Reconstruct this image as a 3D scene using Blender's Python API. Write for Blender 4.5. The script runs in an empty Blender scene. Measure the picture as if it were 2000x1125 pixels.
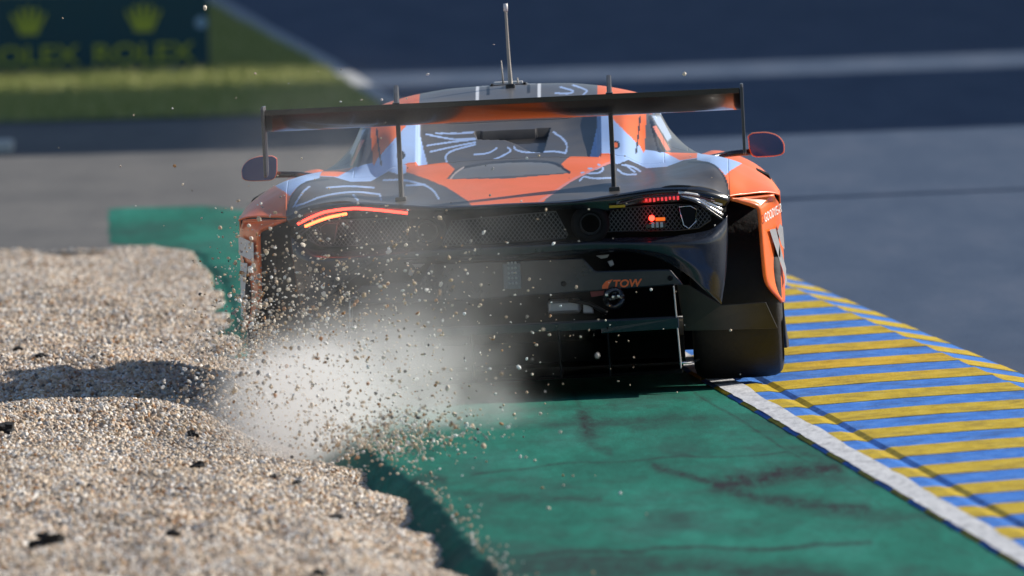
import bpy, bmesh, math, random
import numpy as np
from mathutils import Matrix, Vector

# ---------------------------------------------------------------- camera, sky, sun, exposure
SC = bpy.context.scene
C = SC.collection
R = math.radians

PITCH, CAM_ROLL, CAM_H = R(1.786), R(1.6), 3.0
fw = Vector((0, math.cos(PITCH), -math.sin(PITCH)))
rt = Vector((1, 0, 0))
up = rt.cross(fw)
r2 = rt * math.cos(CAM_ROLL) - up * math.sin(CAM_ROLL)
u2 = up * math.cos(CAM_ROLL) + rt * math.sin(CAM_ROLL)
cam_data = bpy.data.cameras.new('camera')
cam_data.lens = 800
cam_data.sensor_width = 36
cam_data.clip_start = 0.5
cam_data.clip_end = 3000
cam_data.dof.use_dof = True
cam_data.dof.focus_distance = 82.8
cam_data.dof.aperture_fstop = 7.1
cam = bpy.data.objects.new('camera', cam_data)
cam.matrix_world = Matrix(((r2.x, u2.x, -fw.x, 0), (r2.y, u2.y, -fw.y, 0), (r2.z, u2.z, -fw.z, CAM_H), (0, 0, 0, 1)))
C.objects.link(cam)
SC.camera = cam

SUN_EL, SUN_AHEAD = R(30), R(23)          # sun stands to the right of the car, a little ahead of it
sun_dir = Vector((math.cos(SUN_EL) * math.cos(SUN_AHEAD), math.cos(SUN_EL) * math.sin(SUN_AHEAD), math.sin(SUN_EL)))
world = bpy.data.worlds.new('World')
SC.world = world
world.use_nodes = True
wn = world.node_tree.nodes
sky = wn.new('ShaderNodeTexSky')
sky.sky_type = 'NISHITA'
sky.sun_disc = False
sky.sun_elevation = SUN_EL
sky.sun_rotation = math.atan2(sun_dir.x, sun_dir.y)
sky.altitude = 50
sky.ozone_density = 3.0
sky.dust_density = .6
world.node_tree.links.new(sky.outputs[0], wn['Background'].inputs[0])
wn['Background'].inputs[1].default_value = 0.072
sl = bpy.data.lights.new('sun', 'SUN')
sl.energy = 4.6
sl.angle = R(0.53)
sl.color = (1.0, 0.93, 0.83)
so = bpy.data.objects.new('sun', sl)
so.rotation_euler = sun_dir.to_track_quat('Z', 'Y').to_euler()
so.location = (40, 90, 30)
C.objects.link(so)
SC.view_settings.view_transform = 'Standard'
SC.view_settings.look = 'None'
SC.view_settings.exposure = 0.5
SC.view_settings.gamma = 1.0
SC.view_settings.use_curve_mapping = False
SC.cycles.use_denoising = True
SC.cycles.volume_bounces = 1
SC.cycles.volume_step_rate = 1.0
SC.cycles.volume_max_steps = 64
SC.cycles.max_bounces = 6
SC.cycles.sample_clamp_indirect = 6
SC.render.film_transparent = False
random.seed(7)
rng = np.random.default_rng(7)

# ---------------------------------------------------------------- materials
MATS = {}
def nt(name):
    m = bpy.data.materials.new(name)
    m.use_nodes = True
    MATS[name] = m
    return m, m.node_tree.nodes, m.node_tree.links, m.node_tree.nodes['Principled BSDF']

def setp(b, **k):
    for n, v in k.items():
        key = {'rough': 'Roughness', 'metal': 'Metallic', 'coat': 'Coat Weight', 'coat_rough': 'Coat Roughness', 'spec': 'Specular IOR Level',
               'emis': 'Emission Strength', 'ecol': 'Emission Color', 'col': 'Base Color', 'trans': 'Transmission Weight'}[n]
        if key in ('Base Color', 'Emission Color') and len(v) == 3:
            v = (*v, 1)
        b.inputs[key].default_value = v

def plain(name, col, rough=.5, metal=0, coat=0, emis=0, ecol=None, vary=.12, scale=60, bump=0, spec=.5, dust=0.0):
    """one colour, broken up by fine grain, dust and a little bump"""
    m, n, l, b = nt(name)
    setp(b, rough=rough, metal=metal, coat=coat, spec=spec)
    tc = n.new('ShaderNodeTexCoord')
    no = n.new('ShaderNodeTexNoise'); no.inputs['Scale'].default_value = scale; no.inputs['Detail'].default_value = 5
    l.new(tc.outputs['Object'], no.inputs['Vector'])
    mx = n.new('ShaderNodeMix'); mx.data_type = 'RGBA'
    mx.inputs[6].default_value = (*[c * (1 - vary) for c in col], 1)
    mx.inputs[7].default_value = (*[min(1, c * (1 + vary)) for c in col], 1)
    l.new(no.outputs[0], mx.inputs[0])
    out = mx.outputs[2]
    if dust > 0:
        n2 = n.new('ShaderNodeTexNoise'); n2.inputs['Scale'].default_value = 7; n2.inputs['Detail'].default_value = 8
        l.new(tc.outputs['Object'], n2.inputs['Vector'])
        mr = n.new('ShaderNodeMapRange'); mr.inputs[1].default_value = .42; mr.inputs[2].default_value = .75; mr.inputs[4].default_value = dust
        l.new(n2.outputs[0], mr.inputs[0])
        m2 = n.new('ShaderNodeMix'); m2.data_type = 'RGBA'
        l.new(mr.outputs[0], m2.inputs[0]); l.new(out, m2.inputs[6]); m2.inputs[7].default_value = (.30, .26, .21, 1)
        out = m2.outputs[2]
    l.new(out, b.inputs['Base Color'])
    rr = n.new('ShaderNodeMapRange'); rr.inputs[3].default_value = max(0, rough - .08); rr.inputs[4].default_value = min(1, rough + .1)
    l.new(no.outputs[0], rr.inputs[0]); l.new(rr.outputs[0], b.inputs['Roughness'])
    if bump:
        bp = n.new('ShaderNodeBump'); bp.inputs['Strength'].default_value = bump; bp.inputs['Distance'].default_value = .01
        l.new(no.outputs[0], bp.inputs['Height']); l.new(bp.outputs[0], b.inputs['Normal'])
    if emis:
        setp(b, emis=emis, ecol=ecol or col)
    return m

ORANGE, BLUE, GREY, LINE, BLACK, WHITE = (.92, .165, .022), (.36, .52, .85), (.078, .072, .068), (.34, .47, .75), (.008, .008, .009), (.75, .77, .8)

m, n, l, b = nt('livery_paint')      # colours of the wrap are stored on the body itself
at = n.new('ShaderNodeAttribute'); at.attribute_name = 'livery'
tc = n.new('ShaderNodeTexCoord')
no = n.new('ShaderNodeTexNoise'); no.inputs['Scale'].default_value = 9; no.inputs['Detail'].default_value = 9
l.new(tc.outputs['Object'], no.inputs['Vector'])
mr = n.new('ShaderNodeMapRange'); mr.inputs[1].default_value = .4; mr.inputs[2].default_value = .8; mr.inputs[4].default_value = .16
l.new(no.outputs[0], mr.inputs[0])
mx = n.new('ShaderNodeMix'); mx.data_type = 'RGBA'; mx.inputs[7].default_value = (.33, .29, .24, 1)
l.new(mr.outputs[0], mx.inputs[0]); l.new(at.outputs['Color'], mx.inputs[6]); l.new(mx.outputs[2], b.inputs['Base Color'])
rr = n.new('ShaderNodeMapRange'); rr.inputs[3].default_value = .28; rr.inputs[4].default_value = .5
l.new(no.outputs[0], rr.inputs[0]); l.new(rr.outputs[0], b.inputs['Roughness'])
setp(b, coat=.12, coat_rough=.12, spec=.4)

plain('orange_paint', ORANGE, .35, coat=.3, vary=.06, dust=.12)
plain('carbon_gloss', (.012, .013, .016), .22, coat=.4, vary=.25, scale=120, dust=.05)
plain('carbon_satin', (.012, .013, .016), .42, vary=.25, scale=120, dust=.07)
plain('body_black', (.012, .016, .026), .22, coat=.25, vary=.2, scale=80, dust=.05)
plain('deep_black', (.004, .004, .005), .8, vary=.2, spec=.2)
plain('wing_carbon', (.009, .009, .010), .24, coat=.2, vary=.05, scale=600)
plain('tyre_rubber', (.010, .010, .012), .7, vary=.3, scale=40, bump=.3, dust=.025)
plain('rim_metal', (.05, .05, .055), .4, metal=.8)
plain('mesh_wire', (.10, .10, .105), .35, metal=.7)
plain('silver_metal', (.42, .43, .46), .38, metal=.6, dust=.2)
plain('bright_metal', (.7, .7, .72), .2, metal=1)
plain('pale_metal', (.45, .44, .43), .45, metal=.4)
plain('mirror_glass', (.016, .06, .22), .06, coat=.5, vary=.05)
plain('window_glass', (.02, .024, .03), .06, coat=.8, vary=.05)
plain('grey_sticker', (.28, .29, .31), .5)
plain('white_sticker', (.8, .78, .76), .5)
plain('tow_orange', (.95, .15, .03), .45)
plain('yellow_sticker', (.8, .55, .02), .5)
plain('vent_grey', (.10, .102, .105), .6, vary=.3, scale=250, bump=.5)
plain('red_light', (.8, .02, .015), .2, emis=5.5, ecol=(1, .035, .02))
plain('red_light_hot', (.9, .08, .02), .2, emis=6.5, ecol=(1, .09, .025))
plain('amber_light', (.6, .15, .02), .2, emis=.5, ecol=(1, .16, .01))
plain('red_dot', (.6, .03, .03), .2, emis=.55, ecol=(1, .06, .07))
plain('lens_glint', (.85, .86, .88), .25, metal=.6)  # pale tone standing in for sun glints on the right tail lamp
plain('unlit_lens', (.05, .006, .006), .1, coat=1)
plain('amber_lens', (.5, .30, .01), .2)
plain('led_panel', (.17, .17, .17), .5, vary=.4, scale=150)
plain('antenna_grey', (.42, .38, .33), .5)
plain('pink_strap', (.35, .08, .08), .7)
plain('concrete_block', (.62, .60, .55), .8, vary=.2, scale=20)
plain('board_teal', (.006, .058, .085), .6, vary=.15, scale=8)
plain('board_yellow', (.42, .46, .05), .6, vary=.15, scale=8)
plain('board_pale', (.3, .45, .62), .6)
plain('stand_grey', (.32, .32, .33), .8, vary=.2, scale=2)
plain('stand_roof', (.45, .46, .48), .6, vary=.1, scale=2)
plain('mast_steel', (.4, .41, .42), .5, metal=.7)
plain('plate_grey', (.06, .06, .063), .4, vary=.2)
plain('scrap_rubber', (.010, .010, .011), .85, vary=.3, scale=50, bump=.6)

# ---------------------------------------------------------------- geometry helpers
def link(name, me, mat, parent=None):
    o = bpy.data.objects.new(name, me)
    C.objects.link(o)
    if mat is not None:
        me.materials.append(MATS[mat] if isinstance(mat, str) else mat)
    if parent is not None:
        o.parent = parent
    return o

def mesh(name, v, f, mat, parent=None, smooth=False):
    me = bpy.data.meshes.new(name)
    me.from_pydata([tuple(map(float, p)) for p in v], [], f)
    me.update()
    bm = bmesh.new(); bm.from_mesh(me); bmesh.ops.recalc_face_normals(bm, faces=bm.faces); bm.to_mesh(me); bm.free()
    if smooth:
        me.shade_smooth()
    return link(name, me, mat, parent)

def bevel(o, w=.004, seg=2):
    md = o.modifiers.new('bevel', 'BEVEL'); md.width = w; md.segments = seg; md.limit_method = 'ANGLE'; md.angle_limit = R(35)
    return o

def box(name, lo, hi, mat, parent=None, bev=.003):
    (x0, y0, z0), (x1, y1, z1) = lo, hi
    v = [(x0,y0,z0),(x1,y0,z0),(x1,y1,z0),(x0,y1,z0),(x0,y0,z1),(x1,y0,z1),(x1,y1,z1),(x0,y1,z1)]
    f = [(0,3,2,1),(4,5,6,7),(0,1,5,4),(1,2,6,5),(2,3,7,6),(3,0,4,7)]
    o = mesh(name, v, f, mat, parent)
    return bevel(o, bev) if bev else o

def plate(name, pts, thick, mat, parent=None, bev=.003, s=1):
    """outline in car coordinates (x, y, z), each point its own depth, thickened forwards"""
    k = len(pts)
    v = [(s * x, y, z) for x, y, z in pts] + [(s * x, y + thick, z) for x, y, z in pts]
    f = [tuple(range(k)), tuple(range(2 * k - 1, k - 1, -1))] + [(i, (i + 1) % k, k + (i + 1) % k, k + i) for i in range(k)]
    o = mesh(name, v, f, mat, parent)
    return bevel(o, bev) if bev else o

def cr(pts, n):
    """resample a polyline as a smooth centripetal curve with n points"""
    P = np.array(pts, float)
    if len(P) == 2:
        t = np.linspace(0, 1, n)[:, None]
        return P[0] * (1 - t) + P[1] * t
    d = np.r_[0, np.cumsum(np.maximum(1e-6, np.linalg.norm(np.diff(P, axis=0), axis=1)))]
    t = np.linspace(0, d[-1], n)
    return np.stack([pchip(d, P[:, k], t) for k in range(P.shape[1])], 1)

def pchip(x, y, q):
    x = np.asarray(x, float); y = np.asarray(y, float); q = np.asarray(q, float)
    h = np.diff(x); dl = np.diff(y) / h
    d = np.zeros(len(x))
    for i in range(1, len(x) - 1):
        if dl[i - 1] * dl[i] > 0:
            w1, w2 = 2 * h[i] + h[i - 1], h[i] + 2 * h[i - 1]
            d[i] = (w1 + w2) / (w1 / dl[i - 1] + w2 / dl[i])
    d[0], d[-1] = dl[0], dl[-1]
    i = np.clip(np.searchsorted(x, q) - 1, 0, len(x) - 2)
    qq = np.clip(q, x[0], x[-1])
    t = (qq - x[i]) / h[i]
    return (y[i] * (1 + 2 * t) * (1 - t) ** 2 + h[i] * d[i] * t * (1 - t) ** 2 + y[i + 1] * t * t * (3 - 2 * t) + h[i] * d[i + 1] * t * t * (t - 1))

def loft(name, lines, mat, parent=None, nu=48, nv=16, thick=.012, s=1, both=False):
    """smooth skin through guide lines; both=True mirrors the half across the car's middle"""
    L = [cr(p, nu) for p in lines]
    A = np.array(L)                                     # lines x nu x 3
    d = np.linspace(0, 1, len(lines))
    G = np.zeros((nv, nu, 3))
    for u in range(nu):
        for k in range(3):
            G[:, u, k] = pchip(d, A[:, u, k], np.linspace(0, 1, nv)) if len(lines) > 2 else np.interp(np.linspace(0, 1, nv), d, A[:, u, k])
    if both:
        M = G[:, ::-1].copy(); M[:, :, 0] *= -1
        G = np.concatenate([M[:, :-1], G], 1) if abs(G[0, 0, 0]) < 1e-4 else np.concatenate([M, G], 1)
    G[:, :, 0] *= s
    nv, nu = G.shape[:2]
    v = G.reshape(-1, 3)
    f = [(j * nu + i, j * nu + i + 1, (j + 1) * nu + i + 1, (j + 1) * nu + i) for j in range(nv - 1) for i in range(nu - 1)]
    o = mesh(name, v, f, mat, parent, True)
    if thick:
        md = o.modifiers.new('thickness', 'SOLIDIFY'); md.thickness = thick; md.offset = 0
    return o

def tube(name, pts, r, mat, parent=None, seg=10, n=None, closed=False):
    P = np.array(pts, float)
    if n:
        P = cr(P, n)
    k = len(P)
    rad = np.interp(np.linspace(0, 1, k), np.linspace(0, 1, len(r)), r) if hasattr(r, '__len__') else [r] * k
    v, f = [], []
    for i in range(k):
        t = Vector(P[min(k - 1, i + 1)] - P[max(0, i - 1)]).normalized()
        a = t.cross(Vector((0, 0, 1)))
        if a.length < 1e-3:
            a = t.cross(Vector((1, 0, 0)))
        a.normalize(); c = t.cross(a)
        for j in range(seg):
            q = 2 * math.pi * j / seg
            v.append(Vector(P[i]) + (a * math.cos(q) + c * math.sin(q)) * rad[i])
    for i in range(k - 1):
        for j in range(seg):
            f.append((i * seg + j, i * seg + (j + 1) % seg, (i + 1) * seg + (j + 1) % seg, (i + 1) * seg + j))
    f += [tuple(range(seg)), tuple(range((k - 1) * seg, k * seg))]
    return mesh(name, v, f, mat, parent, True)

def lathe_x(name, prof, mat, parent, centre, seg=64, smooth=True):
    """profile of (x, radius) turned about an axle along x"""
    cx, cy, cz = centre
    v, f = [], []
    k = len(prof)
    for i in range(seg):
        a = 2 * math.pi * i / seg
        for x, r in prof:
            v.append((cx + x, cy + r * math.cos(a), cz + r * math.sin(a)))
    for i in range(seg):
        for j in range(k - 1):
            p, q = i * k + j, ((i + 1) % seg) * k + j
            f.append((p, q, q + 1, p + 1))
    return mesh(name, v, f, mat, parent, smooth)

def lathe_y(name, prof, mat, parent, centre, seg=40):
    cx, cy, cz = centre
    v, f = [], []
    k = len(prof)
    for i in range(seg):
        a = 2 * math.pi * i / seg
        for y, r in prof:
            v.append((cx + r * math.cos(a), cy + y, cz + r * math.sin(a)))
    for i in range(seg):
        for j in range(k - 1):
            p, q = i * k + j, ((i + 1) % seg) * k + j
            f.append((p, q, q + 1, p + 1))
    return mesh(name, v, f, mat, parent, True)

def text_mesh(txt, size, extrude=.002, shear=0.0, bold=0.0):
    cu = bpy.data.curves.new('lettering', 'FONT')
    cu.body = txt; cu.size = size; cu.extrude = extrude; cu.shear = shear; cu.offset = bold
    o = bpy.data.objects.new('lettering', cu); C.objects.link(o)
    dg = bpy.context.evaluated_depsgraph_get()
    me = bpy.data.meshes.new_from_object(o.evaluated_get(dg))
    bpy.data.objects.remove(o); bpy.data.curves.remove(cu)
    return me

def tag(o, label=None, cat=None, group=None, kind=None):
    for k, v in (('label', label), ('category', cat), ('group', group), ('kind', kind)):
        if v:
            o[k] = v
    return o

class Noise:
    """smooth random height, for ground relief"""
    def __init__(s, seed):
        s.g = np.random.default_rng(seed).random((256, 256))
    def __call__(s, x, y):
        xi, yi = np.floor(x).astype(int), np.floor(y).astype(int)
        fx, fy = x - xi, y - yi
        fx, fy = fx * fx * (3 - 2 * fx), fy * fy * (3 - 2 * fy)
        a, b_ = s.g[xi % 256, yi % 256], s.g[(xi + 1) % 256, yi % 256]
        c, d = s.g[xi % 256, (yi + 1) % 256], s.g[(xi + 1) % 256, (yi + 1) % 256]
        return (a * (1 - fx) + b_ * fx) * (1 - fy) + (c * (1 - fx) + d * fx) * fy - .5
NZ = [Noise(i) for i in range(6)]

# ---------------------------------------------------------------- ground
def ground_mat(name, cols, scale, stretch=(1, 1, 1), rough=.85, bump=.2, bscale=300, detail=6, spec=.2):
    m, n, l, b = nt(name)
    setp(b, rough=rough, spec=spec)
    tc = n.new('ShaderNodeTexCoord'); mp = n.new('ShaderNodeMapping'); mp.inputs['Scale'].default_value = stretch
    l.new(tc.outputs['Object'], mp.inputs[0])
    no = n.new('ShaderNodeTexNoise'); no.inputs['Scale'].default_value = scale; no.inputs['Detail'].default_value = detail; no.inputs['Roughness'].default_value = .65
    l.new(mp.outputs[0], no.inputs['Vector'])
    rp = n.new('ShaderNodeValToRGB')
    e = rp.color_ramp.elements
    while len(e) < len(cols):
        e.new(.5)
    for i, c in enumerate(cols):
        e[i].position = .3 + .4 * i / (len(cols) - 1); e[i].color = (*c, 1)
    l.new(no.outputs[0], rp.inputs[0])
    n2 = n.new('ShaderNodeTexNoise'); n2.inputs['Scale'].default_value = bscale; n2.inputs['Detail'].default_value = 3
    l.new(tc.outputs['Object'], n2.inputs['Vector'])
    mx = n.new('ShaderNodeMix'); mx.data_type = 'RGBA'; mx.blend_type = 'OVERLAY'; mx.inputs[0].default_value = .55
    l.new(rp.outputs[0], mx.inputs[6]); l.new(n2.outputs[0], mx.inputs[7])
    l.new(mx.outputs[2], b.inputs['Base Color'])
    bp = n.new('ShaderNodeBump'); bp.inputs['Strength'].default_value = bump; bp.inputs['Distance'].default_value = .01
    l.new(n2.outputs[0], bp.inputs['Height']); l.new(bp.outputs[0], b.inputs['Normal'])
    return m, n, l, b, mx

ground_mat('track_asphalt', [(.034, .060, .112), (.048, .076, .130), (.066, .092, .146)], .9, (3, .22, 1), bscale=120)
ground_mat('runoff_asphalt', [(.095, .094, .094), (.118, .116, .114), (.145, .14, .134)], 1.2, (2, .35, 1), bscale=90)
ground_mat('line_white', [(.30, .31, .32), (.40, .41, .42), (.50, .51, .52)], 5, (4, .4, 1), bscale=90)
ground_mat('grass_soil', [(.10, .14, .04), (.17, .20, .06), (.26, .27, .09)], 4, (2, .5, 1), bscale=40)
ground_mat('gravel_soil', [(.16, .13, .10), (.34, .28, .22), (.52, .44, .36)], 60, (1, 1, 1), bscale=120, bump=.8)

def sheet(name, pts, z, mat, **k):
    o = mesh(name, [(x, y, z) for x, y in pts], [tuple(range(len(pts)))], mat)
    return tag(o, kind='structure', **k)

sheet('ground', [(-1200, -900), (1200, -900), (1200, 2000), (-1200, 2000)], -.6, 'grass_soil')
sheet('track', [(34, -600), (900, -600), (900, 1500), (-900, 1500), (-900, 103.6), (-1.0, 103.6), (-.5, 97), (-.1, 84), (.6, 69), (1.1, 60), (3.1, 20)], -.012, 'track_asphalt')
sheet('runoff_pavement', [(-60, 103.4), (-1.0, 103.4), (-.75, 128.6), (-60, 129.2)], -.006, 'runoff_asphalt')

grass_pts = [(-60, 129.4), (-.72, 129.0), (-.70, 132), (-1.16, 142.8), (-1.72, 155), (-2.2, 166), (-8, 300), (-60, 300)]
sheet('verge', grass_pts, -.002, 'grass_soil')
wl = [(-.62, 129.2), (-.80, 133), (-1.18, 142.8), (-1.72, 155), (-2.18, 166), (-8.2, 300)]
sheet('track_edge_line', [(x, y) for x, y in wl] + [(x + .115, y) for x, y in wl[::-1]], .002, 'line_white')

# grass blades on the verge: uncountable, one object
m, n, l, b = nt('grass_blade')
setp(b, rough=.7, spec=.2)
oi = n.new('ShaderNodeObjectInfo'); rp = n.new('ShaderNodeValToRGB')
rp.color_ramp.elements[0].color = (.20, .26, .06, 1); rp.color_ramp.elements[1].color = (.52, .48, .2, 1)
l.new(oi.outputs['Random'], rp.inputs[0]); l.new(rp.outputs[0], b.inputs['Base Color'])

def scatter(o, density, seed, mat, proto, smin, smax, sink=0.0, flat=False):
    """geometry nodes: small shapes strewn over the mesh of o, which itself is replaced by them"""
    g = bpy.data.node_groups.new('scatter', 'GeometryNodeTree')
    g.interface.new_socket('Geometry', in_out='INPUT', socket_type='NodeSocketGeometry')
    g.interface.new_socket('Geometry', in_out='OUTPUT', socket_type='NodeSocketGeometry')
    N, L = g.nodes, g.links
    gi, go = N.new('NodeGroupInput'), N.new('NodeGroupOutput')
    di = N.new('GeometryNodeDistributePointsOnFaces'); di.inputs['Density'].default_value = density; di.inputs['Seed'].default_value = seed
    L.new(gi.outputs[0], di.inputs['Mesh'])
    if proto == 'pebble':
        p = N.new('GeometryNodeMeshIcoSphere'); p.inputs['Radius'].default_value = 1; p.inputs['Subdivisions'].default_value = 2
        sp = N.new('GeometryNodeSetPosition'); nz = N.new('ShaderNodeTexNoise'); nz.inputs['Scale'].default_value = 1.3
        vm = N.new('ShaderNodeVectorMath'); vm.operation = 'SUBTRACT'; vm.inputs[1].default_value = (.5, .5, .5)
        L.new(nz.outputs['Color'], vm.inputs[0]); L.new(vm.outputs[0], sp.inputs['Offset']); L.new(p.outputs[0], sp.inputs['Geometry'])
        geo = sp.outputs[0]
    else:
        p = N.new('GeometryNodeMeshCone'); p.inputs['Vertices'].default_value = 3; p.inputs['Radius Top'].default_value = 0
        p.inputs['Radius Bottom'].default_value = .12; p.inputs['Depth'].default_value = 1
        geo = p.outputs[0]
    sm = N.new('GeometryNodeSetMaterial'); sm.inputs['Material'].default_value = MATS[mat]
    L.new(geo, sm.inputs[0])
    io = N.new('GeometryNodeInstanceOnPoints')
    L.new(di.outputs['Points'], io.inputs['Points']); L.new(sm.outputs[0], io.inputs['Instance'])
    rv = N.new('FunctionNodeRandomValue'); rv.data_type = 'FLOAT_VECTOR'
    if proto == 'pebble':
        rv.inputs[0].default_value = (0, 0, 0); rv.inputs[1].default_value = (6.28, 6.28, 6.28)
    else:
        rv.inputs[0].default_value = (-.5, -.5, 0); rv.inputs[1].default_value = (.5, .5, 6.28)
    L.new(rv.outputs[0], io.inputs['Rotation'])
    rs = N.new('FunctionNodeRandomValue'); rs.data_type = 'FLOAT_VECTOR'; rs.inputs[0].default_value = smin; rs.inputs[1].default_value = smax
    rs.inputs['Seed'].default_value = 3
    L.new(rs.outputs[0], io.inputs['Scale'])
    L.new(io.outputs[0], go.inputs[0])
    md = o.modifiers.new('scatter', 'NODES'); md.node_group = g
    return o

gr = mesh('grass', [(-6, 129.5, 0), (-.74, 129.1, 0), (-.82, 132, 0), (-1.22, 142.8, 0), (-1.78, 155, 0), (-2.26, 166, 0), (-2.5, 172, 0), (-6, 172, 0)], [tuple(range(8))], 'grass_blade')
scatter(gr, 420, 1, 'grass_blade', 'blade', (.03, .03, .03), (.05, .05, .09))
tag(gr, 'rough green and straw grass on the verge beside the white edge line', 'grass', kind='stuff')

# ---------------------------------------------------------------- green painted strip
def green_left(y):
    return np.interp(y, [20, 60, 66, 69.2, 70.1, 72.1, 74.6, 76.3, 79, 83, 88, 92, 97.4, 102.6, 103.9, 104.5, 110.3],
                     [2.4, .22, .0, -.085, -.125, -.195, -.285, -.365, -.52, -.78, -.97, -1.09, -1.20, -1.39, -1.62, -1.86, -1.96])
def kerb_left(y):
    return .697 - .0485 * (y - 84.45) - np.where(y > 98, .006 * (np.maximum(y, 98) - 98) ** 2, 0)
def kerb_right(y):
    return 1.868 - .0555 * (y - 85) - np.where(y > 98, .006 * (np.maximum(y, 98) - 98) ** 2, 0)

m, n, l, b = nt('green_paint')
setp(b, rough=.8, spec=.12)
tc = n.new('ShaderNodeTexCoord')
def noise_node(scale, st, det=6, rough=.65):
    mp = n.new('ShaderNodeMapping'); mp.inputs['Scale'].default_value = st
    l.new(tc.outputs['Object'], mp.inputs[0])
    q = n.new('ShaderNodeTexNoise'); q.inputs['Scale'].default_value = scale; q.inputs['Detail'].default_value = det; q.inputs['Roughness'].default_value = rough
    l.new(mp.outputs[0], q.inputs['Vector'])
    return q.outputs[0]
def ramp(fac, stops):
    rp = n.new('ShaderNodeValToRGB')
    e = rp.color_ramp.elements
    while len(e) < len(stops):
        e.new(.5)
    for i, (p, c) in enumerate(stops):
        e[i].position = p; e[i].color = (*c, 1)
    l.new(fac, rp.inputs[0])
    return rp.outputs[0]
def mixc(fac, a, c, mode='MIX'):
    mx = n.new('ShaderNodeMix'); mx.data_type = 'RGBA'; mx.blend_type = mode
    for s_, v in ((mx.inputs[0], fac), (mx.inputs[6], a), (mx.inputs[7], c)):
        if isinstance(v, (int, float)):
            s_.default_value = v
        elif isinstance(v, tuple):
            s_.default_value = (*v, 1)
        else:
            l.new(v, s_)
    return mx.outputs[2]
base = ramp(noise_node(1.0, (2.2, .16, 1)), [(.32, (.006, .092, .064)), (.5, (.010, .145, .100)), (.68, (.024, .185, .138))])
grain = noise_node(140, (1, .35, 1), 3)
base = mixc(.8, base, grain, 'OVERLAY')
blotch = noise_node(5.0, (3.0, .30, 1), 10, .8)
base = mixc(.85, base, blotch, 'OVERLAY')
sc2 = ramp(noise_node(1.6, (1.0, .22, 1), 9, .72), [(.47, (0, 0, 0)), (.68, (.8, .8, .8))])
base = mixc(sc2, base, (.022, .045, .042))
atn = n.new('ShaderNodeAttribute'); atn.attribute_name = 'rubber'
mm = n.new('ShaderNodeMath'); mm.operation = 'MULTIPLY'; mm.use_clamp = True
gm = n.new('ShaderNodeMapRange'); gm.inputs[1].default_value = .36; gm.inputs[2].default_value = .62; gm.inputs[3].default_value = .4; gm.inputs[4].default_value = 1.3
l.new(noise_node(26, (1, .10, 1), 9, .78), gm.inputs[0])
l.new(atn.outputs['Fac'], mm.inputs[0]); l.new(gm.outputs[0], mm.inputs[1])
base = mixc(mm.outputs[0], base, (.016, .014, .017))
l.new(base, b.inputs['Base Color'])
bp = n.new('ShaderNodeBump'); bp.inputs['Strength'].default_value = .25; bp.inputs['Distance'].default_value = .01
l.new(grain, bp.inputs['Height']); l.new(bp.outputs[0], b.inputs['Normal'])

ys = np.concatenate([np.arange(20, 62, 1.0), np.arange(62, 90, .07), np.arange(90, 110.4, .15)])
nc = 170
rows = []
for y in ys:
    xl, xr = float(green_left(y)), float(kerb_left(np.array(y)))
    # ragged broken edge towards the gravel
    jig = .012 * float(NZ[0](np.array(y * 6.1), np.array(2.))) * 2 + .018 * float(NZ[1](np.array(y * 1.3), np.array(5.)))
    xl += jig
    u = np.linspace(0, 1, nc)
    xs = xl + (xr - xl) * u
    zs = np.zeros(nc) - .010 * np.exp(-(xs - xl) / .03)
    deep = float(np.interp(y, [84, 90], [-.10, -.03]))
    xs = np.r_[xl - .115, xl - .075, xl - .04, xl - .016, xs]
    zs = np.r_[deep, deep * .8, deep * .42, -.022, zs]
    rows.append(np.stack([xs, np.full(len(xs), y), zs], 1))
G = np.array(rows)
nr, ncol = G.shape[:2]
idx = np.arange(nr * ncol).reshape(nr, ncol)
F = np.stack([idx[:-1, :-1], idx[:-1, 1:], idx[1:, 1:], idx[1:, :-1]], -1).reshape(-1, 4)
me = bpy.data.meshes.new('green_strip')
V = G.reshape(-1, 3)
me.from_pydata(V.tolist(), [], F.tolist())
me.shade_smooth()
green = tag(link('green_painted_strip', me, 'green_paint'), kind='structure')
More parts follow.
